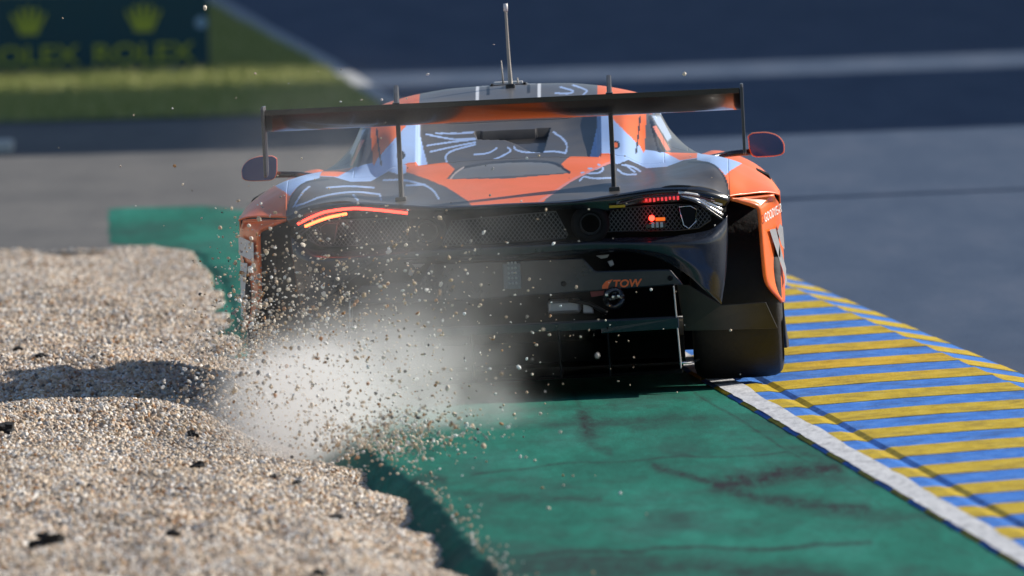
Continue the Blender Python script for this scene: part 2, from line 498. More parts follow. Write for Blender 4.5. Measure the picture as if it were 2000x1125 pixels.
# tyre marks, cracks and joints: each is a line on the ground (x, y), its half width across x in metres and its strength
MARKS = [
 ([(0.655, 74.77),(0.795, 75.23),(0.938, 75.73),(1.066, 76.08)], .017, .95), ([(0.649, 74.99),(0.73, 73.97),(0.854, 73.23),(1.107, 72.57)], .013, .8),
 ([(0.465, 76.46),(0.562, 75.7),(0.655, 74.77)], .008, .85), ([(0.743, 73.59),(0.958, 72.43),(1.192, 71.8)], .010, .45),
 ([(0.243, 81.31),(0.256, 79.93)], .022, .85), ([(0.215, 83.59),(0.237, 81.92),(0.249, 80.42)], .006, .5), ([(0.095, 80.64),(0.241, 80.63),(0.607, 81.04)], .010, .45),
 ([(0.419, 80.05),(0.587, 80.76),(0.66, 80.85)], .012, .4), ([(0.251, 78.89),(0.318, 78.01)], .009, .5),
 ([(0.628, 84.54),(0.651, 83.56),(0.694, 82.49),(0.785, 80.61),(0.87, 78.62),(0.954, 76.96),(1.009, 75.94)], .0035, 1.0),
 ([(1.009, 75.94),(1.136, 73.32),(1.255, 70.87),(1.393, 68.38)], .003, .5),
 ([(-0.155, 76.2),(0.07, 76.84),(0.296, 77.07),(0.68, 77.29),(0.961, 77.45)], .0028, .9),
 ([(0.261, 73.39),(0.476, 73.41),(0.805, 73.26)], .002, .5), ([(-0.109, 69.64),(0.135, 69.92),(0.45, 70.01),(0.764, 69.88),(1.083, 70.11)], .005, .8),
 ([(-0.101, 68.7),(0.209, 68.79),(0.595, 68.68),(0.95, 67.61)], .017, .7), ([(-0.023, 69.29),(0.445, 69.35)], .010, .55),
 ([(-0.343, 76.08),(-0.24, 75.92)], .008, .6), ([(-0.053, 74.14),(0.148, 74.21),(0.264, 73.92)], .007, .55), ([(0.42, 72.4),(0.53, 71.93)], .010, .35),
 ([(-0.184, 72.81),(-0.021, 72.11),(0.139, 71.42)], .012, .3), ([(0.945, 77.55),(1.078, 76.02)], .010, .5), ([(0.985, 83.41),(1.009, 83.12)], .01, .3),
 ([(-0.255, 74.9),(-0.019, 74.41)], .006, .4), ([(0.287, 75.37),(0.424, 75.49)], .006, .3), ([(0.006, 82.1),(0.357, 82.08)], .006, .35),
]
AS = 27.0
val = np.zeros(len(V))
wx = V[:, 0] + .006 * NZ[2](V[:, 0] * 30, V[:, 1] * 1.5)
wy = V[:, 1] / AS + .012 * NZ[3](V[:, 0] * 14, V[:, 1] * .8)
for pts, hw, st in MARKS:
    P = np.array(pts) / np.array([1, AS])
    dmin = np.full(len(V), 9.)
    for a, c in zip(P[:-1], P[1:]):
        ab = c - a
        t = np.clip(((wx - a[0]) * ab[0] + (wy - a[1]) * ab[1]) / (ab @ ab + 1e-12), 0, 1)
        dmin = np.minimum(dmin, np.hypot(wx - a[0] - t * ab[0], wy - a[1] - t * ab[1]))
    hw = hw * (1.75 if hw > .0055 else 1.1)
    st = st * (1.0 if hw > .0055 else .6)
    val = np.maximum(val, st * np.exp(-(dmin / hw) ** 2))
# dirt pressed into the broken edge
att = me.attributes.new('rubber', 'FLOAT', 'POINT')
att.data.foreach_set('value', val.astype(np.float32))

# ---------------------------------------------------------------- kerb: painted blocks, each its own piece
def kerb_mat(name, c0, c1, c2):
    m, n_, l_, b_, mx = ground_mat(name, [c0, c1, c2], 3, (5, 1.2, 1), bscale=110, bump=.5, rough=.7)
    # worn patches and black rubber picked up from tyres
    tc_ = n_.new('ShaderNodeTexCoord'); mp_ = n_.new('ShaderNodeMapping'); mp_.inputs['Scale'].default_value = (2.2, 1.1, 1)
    l_.new(tc_.outputs['Object'], mp_.inputs[0])
    q = n_.new('ShaderNodeTexNoise'); q.inputs['Scale'].default_value = 2.4; q.inputs['Detail'].default_value = 10; q.inputs['Roughness'].default_value = .75
    l_.new(mp_.outputs[0], q.inputs['Vector'])
    mr_ = n_.new('ShaderNodeMapRange'); mr_.inputs[1].default_value = .48; mr_.inputs[2].default_value = .74; mr_.inputs[4].default_value = .72
    l_.new(q.outputs[0], mr_.inputs[0])
    m2 = n_.new('ShaderNodeMix'); m2.data_type = 'RGBA'; m2.inputs[7].default_value = (.045, .045, .04, 1)
    l_.new(mr_.outputs[0], m2.inputs[0]); l_.new(mx.outputs[2], m2.inputs[6]); l_.new(m2.outputs[2], b_.inputs['Base Color'])
kerb_mat('kerb_blue', (.035, .15, .50), (.05, .20, .62), (.10, .26, .66))
kerb_mat('kerb_yellow', (.40, .27, .010), (.54, .38, .02), (.60, .45, .06))

kerb = bpy.data.objects.new('kerb', None); C.objects.link(kerb)
tag(kerb, kind='structure')
PITCH_K, Y0K = 1.64 / 2, 84.55
slope = -.052
def kerb_section(y):
    xl, xr = float(kerb_left(np.array(y))), float(kerb_right(np.array(y)))
    w = xr - xl
    # left lip, white line bed, groove, crown, ridge, apron down to the track
    return [(xl, .001), (xl + .012, .006), (xl + .155, .012), (xl + .195, .006), (xl + .215, .016), (xl + .45 * w, .034), (xl + .80 * w, .048), (xl + .825 * w, .030), (xr - .02, -.004), (xr, -.016)]
i0 = int((62 - Y0K) / PITCH_K); i1 = int((104 - Y0K) / PITCH_K)
for i in range(i0, i1):
    ya, yb = Y0K + i * PITCH_K, Y0K + (i + 1) * PITCH_K
    ya -= .006 if i % 2 else 0
    lift = .0 if i % 2 else .002
    v, f = [], []
    NS = 4
    for j in range(NS + 1):
        y = ya + (yb - ya) * j / NS
        for k, (x, z) in enumerate(kerb_section(y)):
            wob = .02 * NZ[4](np.array(x * 9.), np.array(i * 7.3 + (0 if j < 2 else 3)))
            v.append((x, y + .052 * (x - 1.3) + float(wob) * (1 if j in (0, NS) else 0), z + lift))
    K = 10
    for j in range(NS):
        for k in range(K - 1):
            f.append((j * K + k, j * K + k + 1, (j + 1) * K + k + 1, (j + 1) * K + k))
    o = mesh('kerb_block', v, f, 'kerb_blue' if i % 2 else 'kerb_yellow', kerb)
    md = o.modifiers.new('thickness', 'SOLIDIFY'); md.thickness = .09; md.offset = -1
# white line painted along the kerb's inner side
v, f = [], []
for j, y in enumerate(np.arange(62, 104, .12)):
    xl = float(kerb_left(np.array(y))) + .010 + .008 * float(NZ[0](np.array(y * 5), np.array(1.)))
    xr_ = float(kerb_left(np.array(y))) + .094 + .016 * float(NZ[1](np.array(y * .9), np.array(3.))) + .010 * float(NZ[2](np.array(y * 2.7), np.array(8.)))
    v += [(xl, y, .0115), (xr_, y, .0165)]
    if j:
        f.append((2 * j - 2, 2 * j - 1, 2 * j + 1, 2 * j))
ground_mat('kerb_line_white', [(.34, .35, .37), (.55, .56, .58), (.68, .69, .70)], 4, (6, .8, 1), bscale=110, bump=.4)
mesh('white_line', v, f, 'kerb_line_white', kerb)

# ---------------------------------------------------------------- gravel trap
def gravel_h(x, y):
    x = np.asarray(x, float); y = np.asarray(y, float)
    d = green_left(y) - .065 - x                                   # distance from the broken edge of the green
    h = np.interp(d, [-.1, 0, .12, .35, .9, 1.6, 4], [-.10, -.085, -.055, -.012, .03, .05, .045])
    h = np.where(h < 0, h * np.interp(y, [84, 90], [1, .2]), h)
    far = np.clip((y - 96) / 7, 0, 1)
    h = h * (1 - far) + .0 * far
    soft = np.clip(d / .55, .12, 1)
    h = h + soft * (.045 * NZ[0](x * 1.9, y * .62) + .045 * NZ[1](x * 3.1 + y * .4, y * .9) + .030 * NZ[2](x * 7, y * 2.2) + .014 * NZ[3](x * 17, y * 6) + .075 * NZ[5](x * 6.3 + 11, y * 1.7) * np.clip(.5 + 3 * NZ[4](x * 1.3, y * .45), 0, 1) * np.clip(1 - (y - 90) / 8, 0, 1))
    mound = lambda cx, cy, rx, ry, a: a * .72 * np.exp(-((x - cx) / rx) ** 2 - ((y - cy) / ry) ** 2)
    h = h + mound(-1.22, 82.6, .26, 1.5, .085) + mound(-1.75, 80.8, .45, 1.1, .05) + mound(-.78, 77.2, .28, .9, .05) + mound(-.5, 75.6, .2, .8, .035)
    h = h - mound(-.86, 81.5, .20, 2.8, .075) - mound(-1.5, 78.6, .6, .8, .035) - mound(-.9, 74.6, .5, .6, .025)
    h = h + .022 * np.sin(y * 2.1 + 3 * NZ[4](x * 2, y * .7)) * np.clip(1 - far, 0, 1)
    return h

def gravel_mesh(name, xs_fn, ys_, nx, drop=0.0):
    rows = []
    for y in ys_:
        x0, x1 = xs_fn(y)
        u = np.linspace(0, 1, nx)
        xs = x0 + (x1 - x0) * u ** .7
        rows.append(np.stack([xs, np.full(nx, y), gravel_h(xs, np.full(nx, y)) - drop], 1))
    G = np.array(rows); nr = len(ys_)
    ix = np.arange(nr * nx).reshape(nr, nx)
    F = np.stack([ix[:-1, :-1], ix[:-1, 1:], ix[1:, 1:], ix[1:, :-1]], -1).reshape(-1, 4)
    me = bpy.data.meshes.new(name)
    me.from_pydata(G.reshape(-1, 3).tolist(), [], F.tolist()); me.shade_smooth()
    return me
gy = np.concatenate([np.arange(-40, 60, 4.), np.arange(60, 103.9, .11)])
trap = tag(link('gravel_trap', gravel_mesh('gravel_trap', lambda y: (-60, float(green_left(y)) - .06), gy, 160, .014), 'gravel_soil'), kind='structure')

m, n, l, b = nt('pebble')
setp(b, rough=.65, spec=.35)
oi = n.new('ShaderNodeObjectInfo')
rp = n.new('ShaderNodeValToRGB'); rp.color_ramp.interpolation = 'CONSTANT'
PC = [(.0, (.66, .52, .38)), (.16, (.74, .63, .50)), (.32, (.50, .37, .26)), (.46, (.78, .73, .66)), (.58, (.30, .27, .24)), (.68, (.56, .43, .29)), (.80, (.40, .21, .09)), (.86, (.86, .83, .78)), (.93, (.12, .11, .10)), (.97, (.50, .47, .44))]
e = rp.color_ramp.elements
while len(e) < len(PC):
    e.new(.5)
for i, (p, c) in enumerate(PC):
    e[i].position = p; e[i].color = (*c, 1)
l.new(oi.outputs['Random'], rp.inputs[0])
tcn = n.new('ShaderNodeTexCoord'); nn = n.new('ShaderNodeTexNoise'); nn.inputs['Scale'].default_value = 3
l.new(tcn.outputs['Object'], nn.inputs['Vector'])
mx = n.new('ShaderNodeMix'); mx.data_type = 'RGBA'; mx.blend_type = 'OVERLAY'; mx.inputs[0].default_value = .25
l.new(rp.outputs[0], mx.inputs[6]); l.new(nn.outputs[0], mx.inputs[7]); l.new(mx.outputs[2], b.inputs['Base Color'])

gg = link('gravel', gravel_mesh('gravel', lambda y: (-2.9, float(green_left(y)) - .05), np.arange(63, 103.8, .11), 90), 'pebble')
scatter(gg, 2700, 5, 'pebble', 'pebble', (.0042, .0042, .0036), (.0150, .0128, .0105))
tag(gg, 'loose pale gravel of small rounded stones filling the trap', 'gravel', kind='stuff')

# stones rolled out onto the edge of the green

# ---------------------------------------------------------------- trackside things in the background
def advertising_board():
    t = bpy.data.objects.new('advertising_board', None); C.objects.link(t)
    t.location = (-1.83, 140.6, 0); t.rotation_euler = (0, 0, R(1.5))
    tag(t, 'low dark teal advertising board with yellow lettering and crowns on the grass', 'advertising board')
    W, Hh = 4.6, .47
    box('panel', (-W, 0, .035), (0, .07, .035 + Hh), 'board_teal', t, .006)
    for k in range(3):
        box('foot', (-.25 - k * 1.8, -.04, -.01), (-.20 - k * 1.8, .16, .04), 'stand_grey', t)
    k = 0
    for cx in (-.40, -1.11, -1.82, -2.53):
        me = text_mesh('ROLEX', .168, .003, bold=.002)
        o = link('lettering', me, 'board_yellow', t)
        xs = [v.co.x for v in me.vertices]
        o.rotation_euler = (R(90), 0, 0)
        sc = .62 / (max(xs) - min(xs))
        o.scale = (sc, 1, 1)
        o.location = (cx - .31 - min(xs) * sc, -.006, .075)
        # five-pointed crown above the word
        pts = [(-.055, 0), (.055, 0), (.062, .05)]
        tips = [(.10, .15), (.052, .185), (0, .20), (-.052, .185), (-.10, .15)]
        out = [(-.055, 0), (.055, 0), (.066, .04)]
        for i, (tx, tz) in enumerate(tips):
            out += [(tx + .012, tz - .008), (tx, tz + .012), (tx - .012, tz - .008)]
            if i < 4:
                nx_ = (tx + tips[i + 1][0]) / 2 * .62
                out.append((nx_, .075))
        out.append((-.066, .04))
        plate('crown', [(cx + x, -.008, .265 + z * .86) for x, z in out], .012, 'board_yellow', t, 0)
    v = [(-.045 + .036 * math.cos(a * math.pi / 8), -.006, .31 + .036 * math.sin(a * math.pi / 8)) for a in range(16)]
    plate('emblem', v, .008, 'board_pale', t, 0)
advertising_board()

tag(box('marker_block', (-3.05, 121.9, -.004), (-2.655, 122.3, .062), 'concrete_block', None, .012), 'small pale concrete marker block at the edge of the shaded pavement', 'marker block')

def shadow_stand(name, y0, y1, label):
    t = bpy.data.objects.new(name, None); C.objects.link(t)
    t.location = (24, 0, 0)
    tag(t, label, 'shadow_stand')
    for k in range(10):
        box('tier', (k * .85, y0, -.5), (k * .85 + .85, y1, 1.2 + k * .5), 'stand_grey', t, .02)
    box('back_wall', (8.5, y0, -.5), (8.9, y1, 20), 'stand_grey', t, .02)
    box('roof', (1.0, y0, 19.6), (8.498, y1, 20.1), 'stand_roof', t, .02)
    yy = y0 + .6
    while yy < y1:
        box('column', (8.1, yy - .2, 5.7), (8.45, yy + .2, 19.6), 'mast_steel', t, .02)
        yy += 6
# unseen stands added beyond the right edge to throw shade bands across the track
OFF = 32.9 * math.tan(SUN_AHEAD)
shadow_stand('shadow_stand', 120.9 + OFF, 135.0 + OFF, 'unseen roofed stand added to shade the track before the lit gap')
shadow_stand('shadow_stand', 139.3 + OFF, 215 + OFF, 'longer unseen roofed stand added to shade the track beyond the lit gap')
mast = bpy.data.objects.new('light_mast', None); C.objects.link(mast)
mast.location = (14, 108.6 + 14 * math.tan(SUN_AHEAD), -.02)
tag(mast, 'tall slim steel light mast standing right of the track', 'light mast')
tube('pole', [(0, 0, 0), (0, 0, 8.2)], [.24, .15], 'mast_steel', mast, 14, 6)
box('lamp_head', (-.5, -.12, 8.2), (.5, .12, 8.4), 'mast_steel', mast)

# ---------------------------------------------------------------- race car (x right, y forward, z up, y = 0 at the tail)
car = bpy.data.objects.new('race_car', None); C.objects.link(car)
car.matrix_world = Matrix.Translation((.006, 83.1, .0125)) @ Matrix.Rotation(R(-.6), 4, 'Z') @ Matrix.Rotation(R(-1.15), 4, 'Y')
tag(car, 'orange, blue and dark grey race car with large rear wing running over the kerb', 'race car')

# upper body as a height field z(x, y)
PROF = {
 0.00: [(0, .703), (.3, .745), (.6, .787), (.8, .828), (.92, .842), (1.6, .957), (2.0, 1.05), (2.3, 1.088), (2.8, 1.06), (3.2, .93), (3.7, .74), (4.2, .60), (4.5, .45)],
 .20: [(0, .705), (.3, .742), (.6, .784), (.8, .822), (.92, .838), (1.6, .955), (2.0, 1.048), (2.3, 1.084), (2.8, 1.055), (3.2, .925), (3.7, .73), (4.2, .60), (4.5, .45)],
 .33: [(0, .708), (.2, .727), (.5, .768), (.8, .815), (1.0, .842), (1.5, .948), (1.9, 1.035), (2.3, 1.07), (2.8, 1.04), (3.2, .91), (3.7, .73), (4.2, .60), (4.5, .44)],
 .42: [(0, .712), (.2, .727), (.5, .752), (.8, .788), (1.0, .835), (1.5, .958), (1.9, 1.025), (2.3, 1.052), (2.8, 1.02), (3.2, .89), (3.7, .72), (4.2, .60), (4.5, .43)],
 .50: [(0, .718), (.3, .742), (.6, .762), (1.0, .80), (1.2, .845), (1.6, .955), (2.1, 1.026), (2.4, 1.025), (2.8, .99), (3.2, .86), (3.7, .71), (4.2, .60), (4.5, .42)],
 .545: [(0, .727), (.3, .752), (.6, .772), (1.0, .80), (1.2, .835), (1.6, .94), (2.1, .985), (2.4, .985), (2.8, .95), (3.2, .84), (3.7, .71), (4.2, .59), (4.5, .42)],
 .60: [(0, .735), (.4, .766), (.8, .790), (1.2, .814), (1.6, .828), (2.1, .875), (2.4, .885), (2.8, .86), (3.2, .80), (3.7, .71), (4.2, .59), (4.5, .41)],
 .70: [(0, .722), (.15, .736), (.4, .778), (.8, .810), (1.2, .820), (1.6, .815), (2.2, .80), (2.8, .77), (3.2, .77), (3.7, .72), (4.2, .58), (4.5, .40)],
 .752: [(0, .70), (.15, .722), (.4, .784), (.8, .816), (1.2, .815), (1.6, .80), (2.2, .775), (2.8, .75), (3.3, .78), (3.7, .73), (4.2, .58), (4.5, .38)],
 .812: [(0, .66), (.15, .688), (.3, .742), (.5, .786), (.8, .807), (1.2, .80), (1.6, .78), (2.2, .75), (2.8, .72), (3.3, .77), (3.7, .72), (4.2, .57), (4.5, .36)],
 .88: [(0, .67), (.2, .688), (.5, .752), (.8, .780), (1.2, .770), (1.6, .745), (2.2, .70), (2.8, .68), (3.3, .74), (3.7, .70), (4.2, .55), (4.5, .34)],
 .937: [(0, .68), (.25, .690), (.5, .722), (.8, .745), (1.2, .735), (1.6, .70), (2.2, .64), (2.8, .62), (3.3, .70), (3.7, .66), (4.2, .50), (4.5, .3)],
 .975: [(0, .685), (.3, .688), (.5, .700), (.8, .712), (1.2, .705), (1.6, .66), (2.2, .58), (2.8, .57), (3.3, .65), (3.7, .62), (4.2, .45), (4.5, .26)],
 .995: [(0, .682), (.35, .682), (.8, .684), (1.2, .676), (1.6, .62), (2.2, .54), (2.8, .54), (3.3, .60), (3.7, .56), (4.2, .40), (4.5, .24)],
}
KX = sorted(PROF)
def tail_y(ax):
    return np.where(ax < .812, .16 * (ax / .812) ** 2.5, .16 + (ax - .812) / .183 * .22)
gx = np.unique(np.round(np.concatenate([np.linspace(-.995, .995, 499)]), 5))
gyc = np.concatenate([np.arange(0, 2.6, .0115), np.arange(2.6, 4.501, .05)])
colz = {k: np.array(PROF[k]) for k in KX}
X, T = np.meshgrid(gx, gyc)
y0 = tail_y(np.abs(X))
Y = np.where(T < 2.6, y0 + T * (1 - y0 / 2.6), T)
Z = np.zeros_like(X)
KZ = np.array([pchip(colz[k][:, 0], colz[k][:, 1], Y.ravel()).reshape(Y.shape) for k in KX])   # knots x rows x cols
KXf = np.array([-k for k in KX[:0:-1]] + KX)
sel = np.concatenate([KZ[:0:-1], KZ])
for j in range(X.shape[1]):
    x = X[0, j]
    i = int(np.clip(np.searchsorted(KXf, x) - 1, 0, len(KXf) - 2))
    # cubic Hermite across the knots
    h = KXf[i + 1] - KXf[i]
    t = (x - KXf[i]) / h
    def slope_at(q):
        if q == 0: return (sel[1, :, j] - sel[0, :, j]) / (KXf[1] - KXf[0])
        if q == len(KXf) - 1: return (sel[-1, :, j] - sel[-2, :, j]) / (KXf[-1] - KXf[-2])
        a = (sel[q, :, j] - sel[q - 1, :, j]) / (KXf[q] - KXf[q - 1]); c = (sel[q + 1, :, j] - sel[q, :, j]) / (KXf[q + 1] - KXf[q])
        return np.where(a * c > 0, 2 * a * c / (a + c + 1e-12), 0)
    p, q = sel[i, :, j], sel[i + 1, :, j]
    d0, d1 = slope_at(i), slope_at(i + 1)
    Z[:, j] = p * (1 + 2 * t) * (1 - t) ** 2 + h * d0 * t * (1 - t) ** 2 + q * t * t * (3 - 2 * t) + h * d1 * t * t * (t - 1)
def sstep(a, c, v):
    t = np.clip((v - a) / (c - a), 0, 1)
    return t * t * (3 - 2 * t)
S_ = Z + .0256 * Y                      # height as the painter sees it when he stands behind the car

def inside(poly, px, py):
    P = np.array(poly); r = np.zeros(px.shape, bool); j = len(P) - 1
    for i in range(len(P)):
        xi, yi = P[i]; xj, yj = P[j]
        if yi != yj:
            r ^= ((yi > py) != (yj > py)) & (px < (xj - xi) * (py - yi) / (yj - yi) + xi)
        j = i
    return r
def line_dist(pts, px, py):
    P = np.array(pts, float)
    for _ in range(3 if len(P) > 2 else 0):                       # corner cutting: rounds the stroke
        P = np.concatenate([P[:1]] + [np.array([a * .75 + c * .25, a * .25 + c * .75]) for a, c in zip(P[:-1], P[1:])] + [P[-1:]])
    d = np.full(px.shape, 9.)
    for a, c in zip(P[:-1], P[1:]):
        ab = c - a
        t = np.clip(((px - a[0]) * ab[0] + (py - a[1]) * ab[1]) / (ab @ ab + 1e-12), 0, 1)
        d = np.minimum(d, np.hypot(px - a[0] - t * ab[0], py - a[1] - t * ab[1]))
    return d

AX = np.abs(X)
col = np.zeros(X.shape + (3,)); col[:] = GREY
def paint(poly, c, ymin=0., ymax=9., mirror=True, both_x=True):
    xx = AX if mirror else X
    k = inside(poly, xx, S_) & (Y >= ymin) & (Y <= ymax)
    col[k] = c
# shoulders and doors
col[(AX > .56) & (Y > 1.25)] = BLUE
col[(AX > .60) & (Y > 1.45)] = ORANGE
# light blue bands across the haunches
paint([(0.311, 0.878),(0.379, 0.835),(0.403, 0.829),(0.443, 0.844),(0.510, 0.810),(0.584, 0.812),(0.647, 0.833),(0.723, 0.840),(0.639, 0.886),(0.487, 0.903),(0.318, 0.911)], BLUE, .6, 2.2)
paint([(0.575, 0.866),(0.634, 0.833),(0.723, 0.842),(0.744, 0.890),(0.563, 0.899)], ORANGE, .7, 2.4)
# buttresses
paint([(0.329, 0.996),(0.298, 0.879),(0.383, 0.858),(0.562, 0.857),(0.549, 1.024),(0.329, 1.035)], BLUE, .98, 1.8)
paint([(0.382, 1.007),(0.487, 0.893),(0.501, 0.864),(0.537, 0.977),(0.540, 1.044),(0.377, 1.051)], ORANGE, 1.05, 1.9)
# orange tongue and V over the engine cover
V_ = [(0.226, 0.865),(0.283, 0.880),(0.380, 0.870),(0.378, 0.839),(0.299, 0.809),(0.225, 0.775),(0.151, 0.726),(0.119, 0.695),(0.022, 0.692),(0.020, 0.796),(0.226, 0.805),(0.196, 0.840)]
V_[7] = (V_[7][0], .69); V_[8] = (-.01, .69); V_[9] = (-.01, V_[9][1])
paint(V_, ORANGE, 0, 1.2)
# fender: orange with a light blue cap
paint([(0.813, 0.684),(0.803, 0.755),(0.769, 0.804),(0.743, 0.852),(1.073, 0.836),(1.063, 0.649),(0.812, 0.662)], ORANGE, 0, 1.9)
paint([(0.699, 0.831),(0.742, 0.822),(0.773, 0.802),(0.800, 0.771),(0.821, 0.788),(0.868, 0.814),(0.847, 0.867),(0.696, 0.874)], BLUE, .3, 1.9)
# roof
col[(Y > 1.85) & (Y < 2.6) & (AX < .56)] = (.11, .112, .12)
col[(Y > 1.85) & (Y < 2.7) & (AX > .335) & (AX < .54)] = ORANGE
for c_, wd in ((.117, .006), (.117, 0)):
    col[(np.abs(AX - c_) < wd) & (Y > 1.95) & (Y < 2.4)] = WHITE
col[(np.abs(AX - .075) < .006) & (Y > 2.05) & (Y < 2.5)] = BLACK
col[(AX < .10) & (np.abs(Y - 2.34) < .05)] = (.55, .6, .68)
# glass: rear screen, side windows, windscreen
col[(AX < .52) & (Y > 2.62) & (Y < 3.5)] = (.02, .022, .028)
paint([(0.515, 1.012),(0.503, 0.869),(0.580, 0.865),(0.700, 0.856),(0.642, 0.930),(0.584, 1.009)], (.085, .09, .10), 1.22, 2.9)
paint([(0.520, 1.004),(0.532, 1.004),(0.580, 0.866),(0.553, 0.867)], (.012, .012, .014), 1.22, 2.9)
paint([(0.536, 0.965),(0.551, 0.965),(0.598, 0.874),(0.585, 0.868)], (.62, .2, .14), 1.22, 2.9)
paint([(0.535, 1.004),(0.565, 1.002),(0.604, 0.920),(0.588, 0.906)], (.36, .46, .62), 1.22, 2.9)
side = (AX > .548) & (Y > 9) & (AX > .548) & (AX < .66) & (Y > 1.75) & (Y < 3.2)
col[side] = (.03, .033, .04)
col[side & (Y > 1.9) & (Y < 2.1)] = (.35, .37, .42)
col[side & (Y > 2.06) & (Y < 2.16)] = (.75, .22, .14)
col[side & (Y > 2.3) & (Y < 2.42)] = (.5, .56, .66)
# line drawing over the dark wrap (not symmetric)
DRAW = [
 [(0.167, 0.988),(0.204, 0.962),(0.219, 0.934),(0.211, 0.908)], [(0.211, 0.908),(0.166, 0.918),(0.109, 0.917),(0.056, 0.918),(0.026, 0.929),(0.020, 0.940)],
 [(-0.240, 0.877),(-0.118, 0.877),(-0.052, 0.896),(-0.005, 0.917),(0.011, 0.927),(-0.003, 0.939)], [(-0.127, 0.919),(-0.081, 0.920),(-0.058, 0.929),(-0.045, 0.939)],
 [(-0.302, 0.961),(-0.224, 0.969),(-0.124, 0.976)], [(-0.290, 0.937),(-0.214, 0.951),(-0.124, 0.964)], [(-0.305, 1.003),(-0.253, 0.989),(-0.195, 0.977),(-0.128, 0.980)], [(-0.271, 1.005),(-0.195, 1.000),(-0.134, 1.002)],
 [(-0.240, 0.877),(-0.228, 0.895),(-0.237, 0.918),(-0.213, 0.938),(-0.126, 0.956)],
 [(0.265, 0.777),(0.279, 0.793),(0.311, 0.781),(0.379, 0.781)], [(0.271, 0.805),(0.334, 0.798),(0.356, 0.816),(0.333, 0.832)], [(0.297, 0.820),(0.326, 0.813),(0.350, 0.830)],
 [(0.403, 0.811),(0.426, 0.790),(0.471, 0.789)], [(0.431, 0.827),(0.465, 0.799)], [(0.420, 0.826),(0.457, 0.820),(0.486, 0.800)],
 [(-0.785, 0.732),(-0.750, 0.786),(-0.730, 0.801)], [(-0.785, 0.732),(-0.742, 0.741),(-0.683, 0.766),(-0.569, 0.778),(-0.472, 0.761)], [(-0.463, 0.812),(-0.378, 0.811),(-0.279, 0.777),(-0.253, 0.735)],
 [(-0.566, 0.763),(-0.547, 0.743)], [(-0.472, 0.761),(-0.464, 0.741)], [(-0.376, 0.789),(-0.306, 0.789)], [(-0.664, 0.795),(-0.589, 0.798),(-0.495, 0.786)],
 [(0.195, 1.129),(0.253, 1.110),(0.225, 1.101),(0.177, 1.107)], [(0.243, 1.134),(0.301, 1.111),(0.282, 1.097)],
]
for pts in DRAW:
    d = line_dist(pts, X, S_)
    k = (d < .0034) & (Y < 2.6)
    col[k] = LINE
# recesses: rear screen, scoop above it, vent
zr = np.zeros_like(Z)
zr -= .028 * sstep(.345, .325, AX) * sstep(.95, 1.05, Y) * sstep(1.95, 1.75, Y)
scoop = [(-0.128, 1.002),(0.152, 1.002),(0.144, 0.971),(0.015, 0.967),(-0.061, 0.971),(-0.114, 0.975)]
scoop_shade = [(-0.014, 0.969),(0.144, 0.973),(0.126, 0.914),(0.083, 0.919),(0.030, 0.951)]
for pl, cc, dp in ((scoop, (.008, .008, .009), .05), (scoop_shade, (.03, .034, .045), .03)):  # shade of the hollow scoop, painted black and blue-grey
    k = inside(pl, X, S_) & (Y > .9) & (Y < 1.9)
    col[k] = cc
    zr[k] -= dp * .6
vent = [(-0.208, 0.805),(-0.193, 0.825),(-0.164, 0.842),(-0.079, 0.855),(0.015, 0.857),(0.128, 0.851),(0.177, 0.843),(0.226, 0.807)]
k = inside(vent, X, S_) & (Y < 1.0)
col[k] = (.16, .165, .17)
zr[k] -= .0
for pts, c_, wd in (([(-0.164, 0.845),(-0.079, 0.857),(0.015, 0.860),(0.128, 0.854),(0.177, 0.845),(0.227, 0.807)], BLACK, .0045), ([(-0.212, 0.805),(-0.193, 0.829),(-0.164, 0.845)], (.5, .42, .38), .003),
                    ([(0.119, 0.710),(0.151, 0.726),(0.225, 0.775),(0.299, 0.809),(0.378, 0.839)], (.75, .25, .20), .004)):
    d = line_dist(pts, X, S_)
    kk = (d < wd) & (Y < 1.2)
    col[kk] = c_
# panel seams
for pts in ([(0.666, 0.825),(0.742, 0.820),(0.773, 0.800),(0.803, 0.755),(0.813, 0.684)], [(0.491, 1.002),(0.480, 0.913),(0.472, 0.869)]):
    d = line_dist(pts, AX, S_)
    col[(d < .0032) & (Y < 1.8)] = BLACK
for cx_, cs_, rr_ in ((((0.398, 0.901)), None, .016),):
    k = np.hypot((AX - cx_[0]), (S_ - cx_[1])) < rr_
    col[k] = (.02, .02, .02)
    k = np.hypot((AX - cx_[0]), (S_ - cx_[1])) < rr_ * .6
    col[k & (X > 0)] = ORANGE
Z = Z + zr

P3 = np.stack([X, Y, Z], -1)
nrw, ncl = X.shape
cx = (X[:-1, :-1] + X[1:, 1:]) / 2; cy = (Y[:-1, :-1] + Y[1:, 1:]) / 2; ca = np.abs(cx)
lab = np.full(cx.shape, 0)                                    # 0 engine cover
lab[(cy > 1.75)] = 8                                          # front body
lab[(ca < .545) & (cy > 1.75) & (cy < 2.62)] = 1              # roof
lab[(ca < .34) & (cy > .94) & (cy <= 1.75)] = 2               # rear screen cover
lab[(ca >= .34) & (ca < .575) & (cy > 1.0) & (cy <= 1.75) & (cx > 0)] = 3
lab[(ca >= .34) & (ca < .575) & (cy > 1.0) & (cy <= 1.75) & (cx < 0)] = 4
lab[(ca > .812) & (cy < 2.0) & (cx > 0)] = 5
lab[(ca > .812) & (cy < 2.0) & (cx < 0)] = 6
lab[(ca >= .545) & (ca < .665) & (cy > 1.75) & (cy < 3.2) & (cx > 0)] = 7
lab[(ca >= .545) & (ca < .665) & (cy > 1.75) & (cy < 3.2) & (cx < 0)] = 9
lab[(ca < .52) & (cy > 2.62) & (cy < 3.45)] = 10
